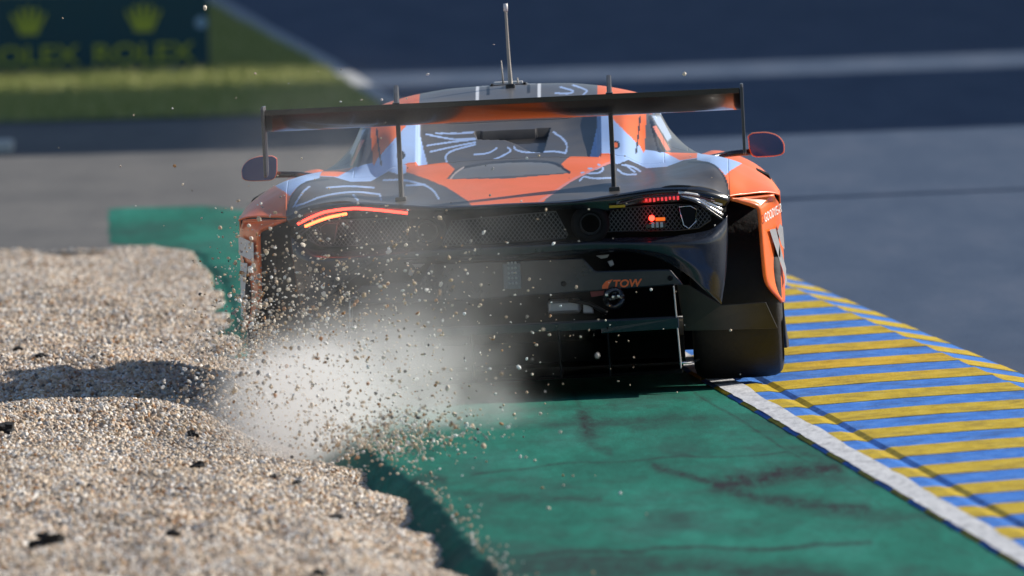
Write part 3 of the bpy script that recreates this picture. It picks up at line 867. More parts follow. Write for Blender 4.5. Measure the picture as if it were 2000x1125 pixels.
NAMES = {0: 'engine_cover', 1: 'roof', 2: 'rear_screen_cover', 3: 'buttress', 4: 'buttress', 5: 'fender', 6: 'fender', 7: 'side_window', 8: 'front_body', 9: 'side_window', 10: 'windscreen'}
idx = np.arange(nrw * ncl).reshape(nrw, ncl)
quads = np.stack([idx[:-1, :-1], idx[:-1, 1:], idx[1:, 1:], idx[1:, :-1]], -1)
flatP, flatC = P3.reshape(-1, 3), col.reshape(-1, 3)
BODY = {}
for k, nm in NAMES.items():
    q = quads[lab == k]
    if not len(q):
        continue
    u, inv = np.unique(q.ravel(), return_inverse=True)
    me = bpy.data.meshes.new(nm)
    me.from_pydata(flatP[u].tolist(), [], inv.reshape(-1, 4).tolist())
    me.shade_smooth()
    at_ = me.color_attributes.new('livery', 'FLOAT_COLOR', 'POINT')
    at_.data.foreach_set('color', np.c_[flatC[u], np.ones(len(u))].astype(np.float32).ravel())
    BODY[k] = link(nm, me, 'window_glass' if k == 10 else 'livery_paint', car)
    md = BODY[k].modifiers.new('thickness', 'SOLIDIFY'); md.thickness = .006; md.offset = -1

# ---- sides
FA = [(0.811, 0.17, 0.678), (0.914, 0.22, 0.636), (0.919, 0.25, 0.499), (0.925, 0.3, 0.383), (0.985, 0.5, 0.281)]
FB = [(0.975, 0.3, 0.681), (0.990, 0.5, 0.632), (0.995, 0.7, 0.482), (0.995, 0.7, 0.367), (0.992, 0.7, 0.275)]
for s in (1, -1):
    fs = loft('fender_side', [FA, FB], 'orange_paint', car, 30, 10, .010, s)
    # door and sill ahead of the rear wheel, closed down to the floor
    dr = loft('door', [[(.993, 1.18, .67), (.985, 1.7, .60), (.96, 2.4, .535), (.97, 2.95, .55)], [(.985, 1.18, .40), (.97, 1.7, .36), (.94, 2.4, .34), (.96, 2.95, .36)]], 'orange_paint', car, 20, 8, .01, s)
    loft('sill', [[(.985, 1.18, .398), (.97, 1.7, .358), (.94, 2.4, .338), (.96, 2.95, .358)], [(.99, 1.18, .09), (1.0, 1.7, .08), (1.0, 2.4, .08), (.99, 2.95, .09)]], 'carbon_satin', car, 20, 8, .01, s)
    loft('front_fender_side', [[(.99, 2.95, .57), (.993, 3.3, .60), (.99, 3.7, .56), (.985, 4.2, .40)], [(.985, 2.95, .30), (.99, 3.3, .56), (.99, 3.7, .50), (.98, 4.2, .22)]], 'orange_paint', car, 20, 8, .01, s)
    # orange flare bevel above the wheel opening
    loft('flare', [[(0.813, 0.16, 0.681), (0.896, 0.25, 0.681), (0.971, 0.33, 0.682)], [(0.815, 0.18, 0.675), (0.872, 0.2, 0.655), (0.916, 0.23, 0.635)]], 'orange_paint', car, 14, 6, .008, s)
    loft('arch_lip', [[(.993, .66, .688), (.994, .8, .686), (.993, 1.2, .675)], [(.996, .70, .60), (.996, .8, .61), (.994, 1.2, .59)]], 'orange_paint', car, 16, 4, .006, s)
    # stickers
    k = .55
    A0, B0 = np.array(FA[1]), np.array(FB[1])
    def side_pt(u, z):
        za = np.array([p[2] for p in FA[1:]])[::-1]
        a = np.array([np.interp(z, za, np.array([p[i] for p in FA[1:]])[::-1]) for i in (0, 1)])
        zb = np.array([p[2] for p in FB[1:]])[::-1]
        c = np.array([np.interp(z, zb, np.array([p[i] for p in FB[1:]])[::-1]) for i in (0, 1)])
        q = a * (1 - u) + c * u
        nrm = np.array([c[1] - a[1], -(c[0] - a[0])]); nrm /= np.linalg.norm(nrm)
        q = q + nrm * .017
        return (s * q[0], q[1], z)
    def decal(name, pts, mat):
        mesh(name, [side_pt(u, z) for u, z in pts], [tuple(range(len(pts)))], mat, fs)
    if s == 1:
        me = text_mesh('GOODYEAR', .075, 0.0, bold=.001)
        xs = [v.co.x for v in me.vertices]; w_ = max(xs) - min(xs)
        for v in me.vertices:
            v.co = Vector(side_pt(.06 + .86 * (v.co.x - min(xs)) / w_, .585 + v.co.y * .62 + .03 * (v.co.x - min(xs)) / w_))
        link('lettering', me, 'white_sticker', fs)
        decal('sticker', [(.25, .555), (.55, .555), (.92, .40), (.86, .36)], 'grey_sticker')
        decal('sticker', [(.62, .545), (.78, .57), (.9, .555), (.9, .47), (.76, .49)], 'grey_sticker')
        decal('sticker', [(.80, .34), (.88, .40), (.93, .355), (.70, .335)], 'grey_sticker')
    else:
        decal('sticker', [(.1, .60), (.9, .62), (.9, .55), (.1, .53)], 'white_sticker')
        decal('sticker', [(.45, .52), (.85, .52), (.92, .31), (.70, .36)], 'white_sticker')
# intake at the top of the right haunch
for s in (1, -1):
    plate('side_intake', [(0.912, 1.25, 0.755), (0.960, 1.25, 0.730), (0.967, 1.25, 0.711), (0.948, 1.25, 0.715)], .25, 'deep_black', car, .002, s)

# ---- tail: lip, recess, grilles, exhausts, lights
loft('tail_lip', [
  [(0, .0, .7035), (0.204, 0, 0.702), (0.397, 0.03, 0.718), (0.580, 0.07, 0.734), (0.692, 0.105, 0.728), (0.766, 0.14, 0.709), (0.812, 0.165, 0.683)],
  [(0, -.018, .695), (0.204, -0.018, 0.695), (0.397, 0.01, 0.707), (0.579, 0.04, 0.720), (0.691, 0.08, 0.712), (0.765, 0.12, 0.691), (0.809, 0.16, 0.672)],
  [(0, .012, .676), (0.221, 0.012, 0.674), (0.361, 0.02, 0.662), (0.502, 0.05, 0.681), (0.633, 0.085, 0.681), (0.736, 0.125, 0.666), (0.795, 0.165, 0.654)]], 'carbon_gloss', car, 60, 12, .006, 1, True)
loft('tail_recess', [
  [(0, .09, .69), (0.221, 0.09, 0.684), (0.361, 0.1, 0.673), (0.578, 0.14, 0.697), (0.736, 0.18, 0.679), (0.797, 0.2, 0.653)],
  [(0, .12, .555), (0.215, 0.12, 0.559), (0.355, 0.12, 0.552), (0.571, 0.15, 0.553), (0.731, 0.18, 0.567), (0.794, 0.2, 0.601)]], 'deep_black', car, 40, 8, .006, 1, True)

def grille(poly, name, pitch=.0125, r=.0013):
    """crossed wires clipped to an outline in the tail plane, with a thin frame"""
    P = np.array([(p[0], p[2]) for p in poly]); yd = np.array([p[1] for p in poly])
    ctr = P.mean(0)
    def depth(x):
        return float(np.interp(x, [P[:, 0].min(), P[:, 0].max()], [yd[P[:, 0].argmin()], yd[P[:, 0].argmax()]]))
    v, f = [], []
    for sg in (1, -1):
        dvec = np.array([math.cos(R(52)), sg * math.sin(R(52))]); nv = np.array([-dvec[1], dvec[0]])
        pr = (P - ctr) @ nv
        for o_ in np.arange(pr.min(), pr.max(), pitch):
            hits = []
            for i in range(len(P)):
                a, c = P[i] - ctr, P[(i + 1) % len(P)] - ctr
                da, dc = a @ nv - o_, c @ nv - o_
                if da * dc < 0:
                    q = a + (c - a) * da / (da - dc); hits.append(q @ dvec)
            hits.sort()
            for h0, h1 in zip(hits[::2], hits[1::2]):
                q0, q1 = ctr + nv * o_ + dvec * h0, ctr + nv * o_ + dvec * h1
                b0 = len(v)
                for q in (q0, q1):
                    yy = depth(q[0]) + .0015 * sg
                    for a_, b_ in ((-r, -r), (r, -r), (r, r), (-r, r)):
                        v.append((q[0] + nv[0] * a_, yy + b_, q[1] + nv[1] * a_))
                f += [(b0, b0 + 1, b0 + 5, b0 + 4), (b0 + 1, b0 + 2, b0 + 6, b0 + 5), (b0 + 2, b0 + 3, b0 + 7, b0 + 6), (b0 + 3, b0, b0 + 4, b0 + 7)]
    g_ = mesh(name, v, f, 'mesh_wire', car)
    ring = [(p[0], depth(p[0]) - .004, p[2]) for p in poly]
    tube('grille_frame', ring + [ring[0]], .0026, 'mesh_wire', g_, 6)
    return g_
grille([(-.205, .03, .652), (.175, .03, .668), (.215, .03, .58), (.205, .03, .567), (-.235, .03, .560), (-.24, .03, .58)], 'grille')
for s in (1, -1):
    pts = [(0.378, 0.06, 0.666), (0.502, 0.07, 0.671), (0.625, 0.1, 0.671), (0.689, 0.125, 0.662), (0.744, 0.15, 0.638), (0.738, 0.15, 0.605), (0.694, 0.13, 0.579), (0.610, 0.1, 0.575), (0.351, 0.06, 0.581)]
    grille([(s * x, y, z) for x, y, z in pts], 'grille')
    c = (0.299, 0.02, 0.616)
    lathe_y('exhaust_surround', [(.09, .072), (.01, .070), (-.012, .062), (-.016, .052), (-.010, .042), (.05, .040)], 'deep_black', car, (s * c[0], c[1], c[2]))
    lathe_y('exhaust_pipe', [(.12, .034), (-.012, .034), (-.014, .036), (-.012, .0385), (.05, .0385)], 'carbon_satin', car, (s * c[0], c[1], c[2]))
    # square duct let into the outer grille
    d = [(0.625, 0.07, 0.661), (0.666, 0.08, 0.663), (0.688, 0.09, 0.650), (0.684, 0.09, 0.605), (0.657, 0.08, 0.581), (0.639, 0.075, 0.593)]
    dk = plate('brake_duct', d, .03, 'deep_black', car, .002, s)
    ring = [(s * p[0], p[1] - .002, p[2]) for p in d]
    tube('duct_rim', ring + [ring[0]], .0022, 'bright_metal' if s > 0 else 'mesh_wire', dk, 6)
    lens = loft('tail_lamp', [[(0.400, 0.012, 0.696), (0.504, 0.028, 0.713), (0.635, 0.055, 0.715), (0.755, 0.11, 0.686)], [(0.396, 0.012, 0.681), (0.503, 0.032, 0.694), (0.634, 0.065, 0.695), (0.751, 0.115, 0.671)]], 'carbon_gloss', car, 24, 6, .004, s)
    if s == -1:
        for nm, mt, pts, rr_ in (('light_strip', 'red_light', [(-0.770, 0.085, 0.665), (-0.719, 0.065, 0.688), (-0.658, 0.03, 0.707), (-0.567, 0.008, 0.714), (-0.470, -0.008, 0.704), (-0.366, -0.016, 0.688)], .0050),
                                 ('light_strip', 'red_light_hot', [(-0.744, 0.085, 0.655), (-0.698, 0.062, 0.672), (-0.650, 0.03, 0.686), (-0.589, 0.006, 0.696)], .0054)):
            tube(nm, pts, rr_, mt, lens, 8, 30)
    else:
        tube('light_strip', [(0.409, -0.004, 0.685), (0.504, 0.012, 0.704), (0.635, 0.04, 0.706), (0.755, 0.1, 0.675)], .0035, 'unlit_lens', lens, 8, 24)
        for i in range(9):
            px_ = i / 8
            a, c2 = np.array((0.507, 0.018, 0.693)), np.array((0.623, 0.045, 0.696))
            q = a * (1 - px_) + c2 * px_
            box('light_dot', (q[0] - .0042, q[1] - .012, q[2] - .005 - (i % 3) * .0015), (q[0] + .0042, q[1] - .004, q[2] + .006), 'red_dot', lens, .001)
        a = (0.371, 0, 0.675); c2 = (0.429, 0, 0.680)
        box('side_reflector', (a[0], .0, a[2] - .004), (c2[0], .012, a[2] + .006), 'amber_lens', lens, .002)
    # lens ribs; the pale ones on the right lamp paint in sun highlights
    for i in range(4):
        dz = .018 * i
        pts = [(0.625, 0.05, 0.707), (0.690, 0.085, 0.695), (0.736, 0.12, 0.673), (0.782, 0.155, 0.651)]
        tube('lens_rib', [(s * p[0], p[1] - .004, p[2] - dz * (.25 + .75 * j / 3) + .008) for j, p in enumerate(pts)], .0058, 'lens_glint' if (i in (0, 1, 2) and s > 0) else 'carbon_gloss', lens, 8, 20)
# rain light and its cluster on the right grille
rl = box('rain_light', (0.502, 0.03, 0.589), ((0.577, 0.06, 0.607)[0], .062, (0.577, 0.06, 0.607)[2]), 'carbon_gloss', car, .003)
q = (0.524, 0.035, 0.626)
lathe_y('lamp', [(.03, .002), (.03, .010), (0, .011), (-.008, .007), (-.010, 0.0001)], 'red_light', rl, q, 20)
box('amber_lamp', (0.538, 0.035, 0.614), ((0.573, 0.035, 0.627)[0], .055, (0.573, 0.035, 0.627)[2]), 'amber_light', rl, .002)
for i in range(3):
    q = (0.540, 0.02, 0.603)
    box('louvre', (q[0] - .018 + i * .016, .022, q[2] - .012), (q[0] - .008 + i * .016, .030, q[2] + .008), 'silver_metal', rl, .001)

# ---- bumper and lower tail
loft('bumper', [
  [(0, .045, .562), (0.290, 0.045, 0.556), (0.356, 0.045, 0.558), (0.571, 0.06, 0.553), (0.722, 0.1, 0.566), (0.770, 0.135, 0.592), (0.799, 0.165, 0.620)],
  [(0, .000, .545), (0.290, 0, 0.544), (0.383, 0, 0.540), (0.589, 0.012, 0.530), (0.720, 0.06, 0.526), (0.769, 0.11, 0.544), (0.796, 0.15, 0.564)],
  [(0, .006, .520), (0.252, 0.006, 0.527), (0.383, 0.006, 0.525), (0.550, 0.014, 0.505), (0.664, 0.045, 0.461), (0.753, 0.1, 0.437), (0.785, 0.15, 0.434)],
  [(0, .06, .500), (0.213, 0.06, 0.507), (0.363, 0.06, 0.513), (0.497, 0.05, 0.495), (0.622, 0.07, 0.432), (0.704, 0.1, 0.353), (0.761, 0.15, 0.296)]], 'body_black', car, 80, 26, .008, 1, True)
tw = plate('tow_panel', [(-.29, .07, .497), (0.265, 0.07, 0.493), (0.309, 0.07, 0.442), (0.581, 0.07, 0.436), (0.628, 0.07, 0.376), (0.585, 0.07, 0.376), (0.375, 0.07, 0.369), (0.187, 0.07, 0.365), (-.12, .07, .357), (-.57, .07, .360), (-.60, .07, .372), (-.55, .07, .43), (-.33, .07, .437)], .03, 'body_black', car, .006)
me = text_mesh('TOW', .052, .0015, shear=.18, bold=.0016)
o = link('lettering', me, 'tow_orange', tw)
o.rotation_euler = (R(90), 0, 0); o.location = ((0.368, 0.06, 0.379)[0], .066, (0.368, 0.06, 0.379)[2]); o.scale = (.80, .72, 1)
plate('arrow', [(0.331, 0.064, 0.387), (0.345, 0.064, 0.403), (0.371, 0.064, 0.409), (0.355, 0.064, 0.387), (0.351, 0.064, 0.376), (0.330, 0.064, 0.375)], .004, 'tow_orange', tw, 0)
for x_, z_ in (((0.191, 0.06, 0.401)[0], (0.191, 0.06, 0.401)[2]), ((0.581, 0.06, 0.403)[0], (0.581, 0.06, 0.403)[2]), (-.22, .40), (-.56, .40)):
    lathe_y('bolt', [(.02, .010), (-.004, .010), (-.006, .006), (-.006, .0001)], 'deep_black', tw, (x_, .068, z_), 16)
pl = box('led_plate', ((-0.029, 0.05, 0.389)[0], .052, (-0.029, 0.05, 0.389)[2]), ((0.036, 0.05, 0.484)[0], .069, (0.036, 0.05, 0.484)[2]), 'led_panel', car, .004)
for i in range(3):
    for j in range(5):
        a = (-0.017, 0.05, 0.404)
        lathe_y('led', [(.004, .005), (0, .005), (-.003, .003), (-.003, .0001)], 'pale_metal', pl, (a[0] + .009 + i * .013, .051, a[2] + .008 + j * .0185), 10)
box('inner_wall', (-.62, .42, .10), (.62, .45, .70), 'deep_black', car, .002)
for s in (1, -1):
    plate('bracket', [(0.313, 0.15, 0.495), (0.362, 0.15, 0.497), (0.354, 0.15, 0.486), (0.331, 0.15, 0.483)], .02, 'pale_metal', car, .002, s)
    plate('bracket', [(0.353, 0.2, 0.471), (0.372, 0.2, 0.476), (0.378, 0.2, 0.457), (0.363, 0.2, 0.450)], .02, 'silver_metal', car, .002, s)
    # inside of the wheel house and the panel behind the tyre
    box('arch_liner', (s * .612 if s > 0 else -.985, 1.17, .1), (.985 if s > 0 else s * .612, 1.19, .68), 'deep_black', car, .002)
    plate('rear_arch_panel', [(0.603, 0.27, 0.371), (0.646, 0.27, 0.369), (0.761, 0.3, 0.289), (0.926, 0.3, 0.291), (0.965, 0.36, 0.191), (0.621, 0.36, 0.198)], .012, 'carbon_satin', car, .003, s)
gb = box('gearbox', (0.126, 0.25, 0.285), ((0.248, 0.25, 0.336)[0], .40, (0.248, 0.25, 0.336)[2]), 'silver_metal', car, .012)
plate('gearbox_cover', [(0.257, 0.25, 0.328), (0.288, 0.25, 0.309), (0.295, 0.25, 0.281), (0.255, 0.25, 0.283)], .1, 'silver_metal', gb, .004)
tube('rod', [(0.204, 0.2, 0.336), (0.278, 0.2, 0.321), (0.342, 0.2, 0.282)], .008, 'carbon_satin', gb, 8)
th = bpy.data.objects.new('tow_hook', None); C.objects.link(th); th.parent = car
hc = (0.372, 0.04, 0.340)
tube('ring', [(hc[0] + .030 * math.cos(a), hc[1] + .01 * math.sin(2 * a), hc[2] + .032 * math.sin(a)) for a in np.linspace(0, 2 * math.pi, 25)], .011, 'carbon_gloss', th, 10)
tube('shank', [(hc[0], .04, hc[2] + .02), (hc[0], .3, hc[2] + .02)], .014, 'carbon_gloss', th, 10)
for i in range(9):
    a = random.uniform(0, 6.28); rr_ = random.uniform(.0, .035)
    box('clip', (hc[0] + rr_ * math.cos(a) - .005, .018, hc[2] + rr_ * math.sin(a) - .005), (hc[0] + rr_ * math.cos(a) + .005, .03, hc[2] + rr_ * math.sin(a) + .006), 'bright_metal' if i % 3 == 0 else 'carbon_gloss', th, .002)
plate('strap', [(0.285, 0.1, 0.369), (0.339, 0.1, 0.372), (0.334, 0.1, 0.351), (0.289, 0.1, 0.346)], .02, 'pink_strap', car, .003)

# ---- diffuser
df = bpy.data.objects.new('diffuser', None); C.objects.link(df); df.parent = car
loft('ramp', [[(-.62, -.04, .262), (.62, -.04, .262)], [(-.62, .35, .20), (.62, .35, .20)], [(-.62, .95, .07), (.62, .95, .07)]], 'carbon_satin', df, 20, 10, .01)
plate('trailing_edge', [(-.61, -.055, .262), (.605, -.055, .262), (.605, -.05, .222), (.32, -.05, .216), (.32, -.05, .232), (-.32, -.05, .232), (-.32, -.05, .216), (-.61, -.05, .222)], .012, 'body_black', df, .003)
for x_ in (-.34, -.16, .16, .34):
    plate('strake', [(x_, -.052, .24), (x_ + .006, -.052, .24), (x_ + .009, -.02, .055), (x_ + .003, -.02, .055)], .75, 'deep_black', df, .001)
for s in (1, -1):
    plate('end_plate', [(s * .590, -.055, .375), (s * .594, -.055, .375), (s * .607, -.045, .075), (s * .603, -.045, .075)], .7, 'pale_metal', df, .0005)
box('floor', (-.61, .3, .045), (.61, 4.3, .058), 'deep_black', car, .002)
for s in (1, -1):
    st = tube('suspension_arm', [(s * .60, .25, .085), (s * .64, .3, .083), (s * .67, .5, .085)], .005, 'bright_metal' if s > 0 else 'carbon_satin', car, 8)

# ---- wheels
def wheel(name, cx_, cy_, w, r, s):
    t = bpy.data.objects.new(name, None); C.objects.link(t); t.parent = car
    t.location = (cx_, cy_, r)
    h = w / 2
    half = [(.80, .66), (.97, .73), (1.0, .80), (.985, .87), (.945, .93), (.88, .967), (.78, .987), (.6, .997), (.3, 1.0)]
    prof = [(-h * a, r * c) for a, c in half] + [(h * a, r * c) for a, c in half[::-1]]
    ty = lathe_x('tyre', prof, 'tyre_rubber', t, (0, 0, 0), 96)
    lathe_x('rim', [(-h * .8, r * .66), (-h * .7, r * .62), (-h * .2, r * .6), (s * h * .3, r * .58), (s * h * .55, r * .2), (s * h * .6, .001)], 'rim_metal', t, (0, 0, 0), 48)
    # yellow lettering arcs on the outer sidewall
    for a0 in (205, 25, 115):
        v, f = [], []
        for i in range(14):
            a = R(a0 + i * 3.4)
            for rr_ in (.80, .90):
                v.append((s * (h + .0025), r * rr_ * math.cos(a), r * rr_ * math.sin(a)))
            if i:
                f.append((2 * i - 2, 2 * i - 1, 2 * i + 1, 2 * i))
        mesh('lettering', v, f, 'yellow_sticker', t)
    return t
for s in (1, -1):
    wheel('rear_wheel', s * .818, .80, .335, .345, s)
    wheel('front_wheel', s * .835, 3.47, .31, .335, s)

# ---- rear wing
wg = bpy.data.objects.new('rear_wing', None); C.objects.link(wg); wg.parent = car
def foil():
    up_, lo_ = [], []
    for t in np.linspace(0, 1, 26):
        y = .20 - .37 * t
        camber = 1.040 - .050 * math.sin(math.pi * min(1, t * 1.02)) * (1 - .25 * t) + .046 * t ** 2.0
        th_ = .021 * (math.sqrt(max(0, t)) * (1 - t) * 2.2) + .0025
        up_.append((y, camber + th_)); lo_.append((y, camber - th_))
    return up_ + lo_[::-1]
fo = foil()
zmax = max(z for _, z in fo); zmin = min(z for _, z in fo)
fo = [(y, 1.007 + (z - zmin) / (zmax - zmin) * .080) for y, z in fo]
v, f = [], []
xs_ = np.linspace(-.868, .868, 60); k = len(fo)
for x in xs_:
    v += [(x, y, z) for y, z in fo]
for i in range(len(xs_) - 1):
    for j in range(k):
        f.append((i * k + j, i * k + (j + 1) % k, (i + 1) * k + (j + 1) % k, (i + 1) * k + j))
f += [tuple(range(k)), tuple(range((len(xs_) - 1) * k, len(xs_) * k))]
mesh('main_plane', v, f, 'wing_carbon', wg, True)
box('gurney_flap', (-.866, -.176, 1.072), (.866, -.171, 1.092), 'wing_carbon', wg, .001)
def yz_plate(name, outline, x0, x1, mat, parent, bev=.003):
    k = len(outline)
    v = [(x0, y, z) for y, z in outline] + [(x1, y, z) for y, z in outline]
    f = [tuple(range(k)), tuple(range(2 * k - 1, k - 1, -1))] + [(i, (i + 1) % k, k + (i + 1) % k, k + i) for i in range(k)]
    return bevel(mesh(name, v, f, mat, parent), bev)
for s in (1, -1):
    e_ = yz_plate('end_plate', [(-.20, .855), (-.21, 1.095), (-.195, 1.105), (.20, 1.10), (.22, 1.06), (.20, .86), (.10, .845), (-.15, .845)], s * .869, s * .880, 'plate_grey', wg, .003)
    neck = [(.19, .70), (.46, .73), (.40, .78), (.36, .86), (.345, .95), (.345, 1.06), (.335, 1.115), (.30, 1.145), (.24, 1.152), (.14, 1.125), (.03, 1.085), (-.02, 1.07), (-.02, 1.055), (.12, 1.058), (.2, 1.085), (.25, 1.10), (.285, 1.09), (.297, 1.05), (.295, .95), (.28, .86), (.24, .78)]
    p_ = yz_plate('swan_neck', neck, s * .390 - .0085, s * .390 + .0085, 'plate_grey', wg, .004)
    box('foot', (s * .392 - .020, .20, .715), (s * .392 + .020, .46, .742), 'plate_grey', wg, .004)
    box('clamp', (s * .390 - .013, .02, 1.072), (s * .390 + .013, .16, 1.092), 'carbon_gloss', wg, .003)

# ---- mirrors
for s in (1, -1):
    t = bpy.data.objects.new('door_mirror', None); C.objects.link(t); t.parent = car
    out = [(.888, .846), (.905, .857), (.945, .858), (.985, .850), (1.013, .830), (1.024, .805), (1.022, .778), (1.008, .768), (.965, .764), (.920, .764), (.900, .772), (.890, .80)]
    o = cr([(x, z) for x, z in out + out[:1]], 40)[:-1]
    c0 = o.mean(0)
    rings = []
    for dy, sc_ in ((.0, .985), (.004, 1.0), (.04, 1.0), (.09, .86), (.13, .6), (.15, .25)):
        rings.append([(s * (c0[0] + (p[0] - c0[0]) * sc_), 2.58 + dy, c0[1] + (p[1] - c0[1]) * sc_) for p in o])
    k = len(o)
    v = [p for r_ in rings for p in r_]
    f = [(j * k + i, j * k + (i + 1) % k, (j + 1) * k + (i + 1) % k, (j + 1) * k + i) for j in range(len(rings) - 1) for i in range(k)] + [tuple(range(k)), tuple(range((len(rings) - 1) * k, len(rings) * k))]
    mesh('housing', v, f, 'orange_paint', t, False)
    plate('glass', [(s * (c0[0] + (p[0] - c0[0]) * (.945 if s > 0 else .985)), 2.576, c0[1] + (p[1] - c0[1]) * (.93 if s > 0 else .95)) for p in o], .006, 'mirror_glass', t, .002)
    tube('arm', [(s * .90, 2.62, .785), (s * .82, 2.6, .782), (s * .74, 2.5, .772), (s * .68, 2.45, .76)], [.013, .011, .014], 'carbon_gloss', t, 10, 14)

# ---- roof fittings
hb = box('roof_hatch', (-.072, 2.27, 1.050), (.072, 2.44, 1.0915), 'plate_grey', car, .006)
for x_ in (-.067, .055):
    box('hatch_strip', (x_, 2.262, 1.05), (x_ + .010, 2.42, 1.0935), 'deep_black', hb, .002)
box('hatch_bar', (-.055, 2.36, 1.06), (.053, 2.40, 1.099), 'white_sticker', hb, .002)
an = tube('antenna', [(.009, 2.2, 1.05), (.0085, 2.2, 1.10), (.0055, 2.195, 1.25), (.004, 2.19, 1.385)], [.011, .0065, .0055, .005], 'antenna_grey', car, 10, 24)
tube('antenna_tip', [(.004, 2.19, 1.366), (.004, 2.19, 1.395)], .0085, 'white_sticker', an, 10)
box('antenna_base', (-.010, 2.17, 1.04), (.026, 2.24, 1.094), 'carbon_satin', an, .006)
tube('antenna', [(-.020, 2.35, 1.08), (-.024, 2.35, 1.18)], [.004, .0022], 'antenna_grey', car, 8)
tube('antenna', [(.034, 2.35, 1.08), (.034, 2.35, 1.112)], .003, 'antenna_grey', car, 8)

# ---------------------------------------------------------------- rubber scraps lying on the gravel
SCRAPS = [((-1.572, 89.2), .03, 'crumpled black rubber scrap on the sunlit gravel beyond the car shadow'), ((-1.946, 89.33), .018, 'black rubber scrap near the left edge beyond the car shadow'),
 ((-1.789, 79.83), .035, 'flat black rubber scrap cut by the left edge below the car shadow'), ((-1.086, 77.47), .024, 'black rubber scrap left of the dust plume foot'),
 ((-1.491, 71.09), .026, 'upper of two black rubber scraps at lower left'), ((-1.458, 70.24), .05, 'long black rubber strip, lower of two scraps at lower left'),
 ((-0.592, 73.81), .022, 'black rubber scrap closest to the dark edge of the green strip'), ((-1.144, 80.37), .022, 'small black rubber scrap on the mound below the shadow bend'),
 ((-0.82, 76.24), .018, 'dark grey rubber chip just under the dust plume, left one'), ((-0.728, 75.6), .016, 'dark grey rubber chip just under the dust plume, right one'),
 ((-1.077, 71.04), .022, 'black rubber scrap in the middle of the foreground gravel'), ((-1.818, 87.46), .015, 'tiny black rubber crumb just above the car shadow'),
 ((-0.79, 68.07), .022, 'black rubber scrap at the bottom edge of the gravel'), ((-0.61, 68.57), .02, 'black rubber crumb low on the gravel near the green strip')]
for (x, y), r_, lb in SCRAPS:
    bm = bmesh.new(); bmesh.ops.create_icosphere(bm, subdivisions=2, radius=1)
    sd = random.random() * 50
    for v in bm.verts:
        k = 1 + 1.3 * float(NZ[1](np.array(v.co.x * 1.7 + sd), np.array(v.co.y * 1.7 + v.co.z * 2)))
        v.co = Vector((v.co.x * r_ * k, v.co.y * r_ * 1.1 * k, v.co.z * r_ * .62 * k))
    me = bpy.data.meshes.new('rubber_scrap'); bm.to_mesh(me); bm.free()
    o = link('rubber_scrap', me, 'scrap_rubber')
    o.location = (x, y, float(gravel_h(x, y)) + .008 + r_ * .2)
    o.rotation_euler = (random.uniform(-.3, .3), random.uniform(-.3, .3), random.uniform(0, 3))
    tag(o, lb, 'rubber scrap', 'rubber scraps on the gravel')

# ---------------------------------------------------------------- stones thrown up by the left rear wheel
def pebble_mesh(seed):
    r_ = random.Random(seed)
    bm = bmesh.new(); bmesh.ops.create_icosphere(bm, subdivisions=1, radius=1)
    ax = (r_.uniform(.75, 1.25), r_.uniform(.6, 1), r_.uniform(.5, .85))
    for v in bm.verts:
        k = 1 + r_.uniform(-.22, .18)
        v.co = Vector((v.co.x * ax[0] * k, v.co.y * ax[1] * k, v.co.z * ax[2] * k))
    me = bpy.data.meshes.new('pebble'); bm.to_mesh(me); bm.free()
    me.materials.append(MATS['pebble'])
    return me
PM = [pebble_mesh(i) for i in range(14)]
# clouds of stones: mean (x, y, z), spread, share
CLOUD = [((-.93, 82.6, .28), (.05, .5, .12), 3.2), ((-.80, 82.6, .32), (.12, .5, .14), 2.2), ((-.98, 81.8, .14), (.10, .6, .09), 2.6), ((-.62, 82.0, .22), (.16, .6, .14), 3.0), ((-.45, 81.5, .30), (.22, .6, .18), 1.6),
         ((-.75, 80.0, .10), (.20, .9, .08), 2.2), ((-.52, 78.2, .05), (.13, .5, .045), 3.0), ((-.40, 78.6, .05), (.10, .5, .05), 1.8), ((-.28, 78.6, .07), (.14, .6, .05), .9), ((-.12, 80, .25), (.28, .8, .2), .4),
         ((-.65, 82.4, .52), (.25, .5, .12), .9), ((.1, 82.3, .55), (.45, .5, .3), .22), ((-.9, 84, 1.0), (.5, 1.5, .35), .12), ((-.95, 82.9, .55), (.08, .3, .10), .5), ((-1.12, 82, .2), (.08, .5, .12), .7)]
wsum = sum(c[2] for c in CLOUD)
stones = []
while len(stones) < 6500:
    c = random.choices(CLOUD, [q[2] for q in CLOUD])[0]
    p = [random.gauss(c[0][i], c[1][i]) for i in range(3)]
    if random.random() < .35:
        k_ = random.uniform(.955, .985)                       # part of the spray flies well behind the plume
        p = [p[0] * k_, p[1] * k_, 3 + (p[2] - 3) * k_]
    fl = float(gravel_h(p[0], p[1])) if p[0] < float(green_left(p[1])) - .08 else 0.0
    if p[2] < fl + .012:
        if random.random() < .75:
            continue
        p[2] = fl + .012 + random.random() * .03
    if p[1] > 82.98 and abs(p[0]) < 1.0 and p[2] < .75:
        p[1] = 82.98 - random.random() * .4
    stones.append((p, min(.0108, random.lognormvariate(math.log(.0042), .45))))
stones.sort(key=lambda q: -q[1])
STONES = [('cream', (.74, .64, .52)), ('tan', (.54, .41, .28)), ('white', (.84, .81, .76)), ('grey', (.30, .28, .26)), ('rusty brown', (.40, .19, .08))]
for cn, cc in STONES:
    plain('stone_' + cn.replace(' ', '_'), cc, .65, vary=.2, scale=3)
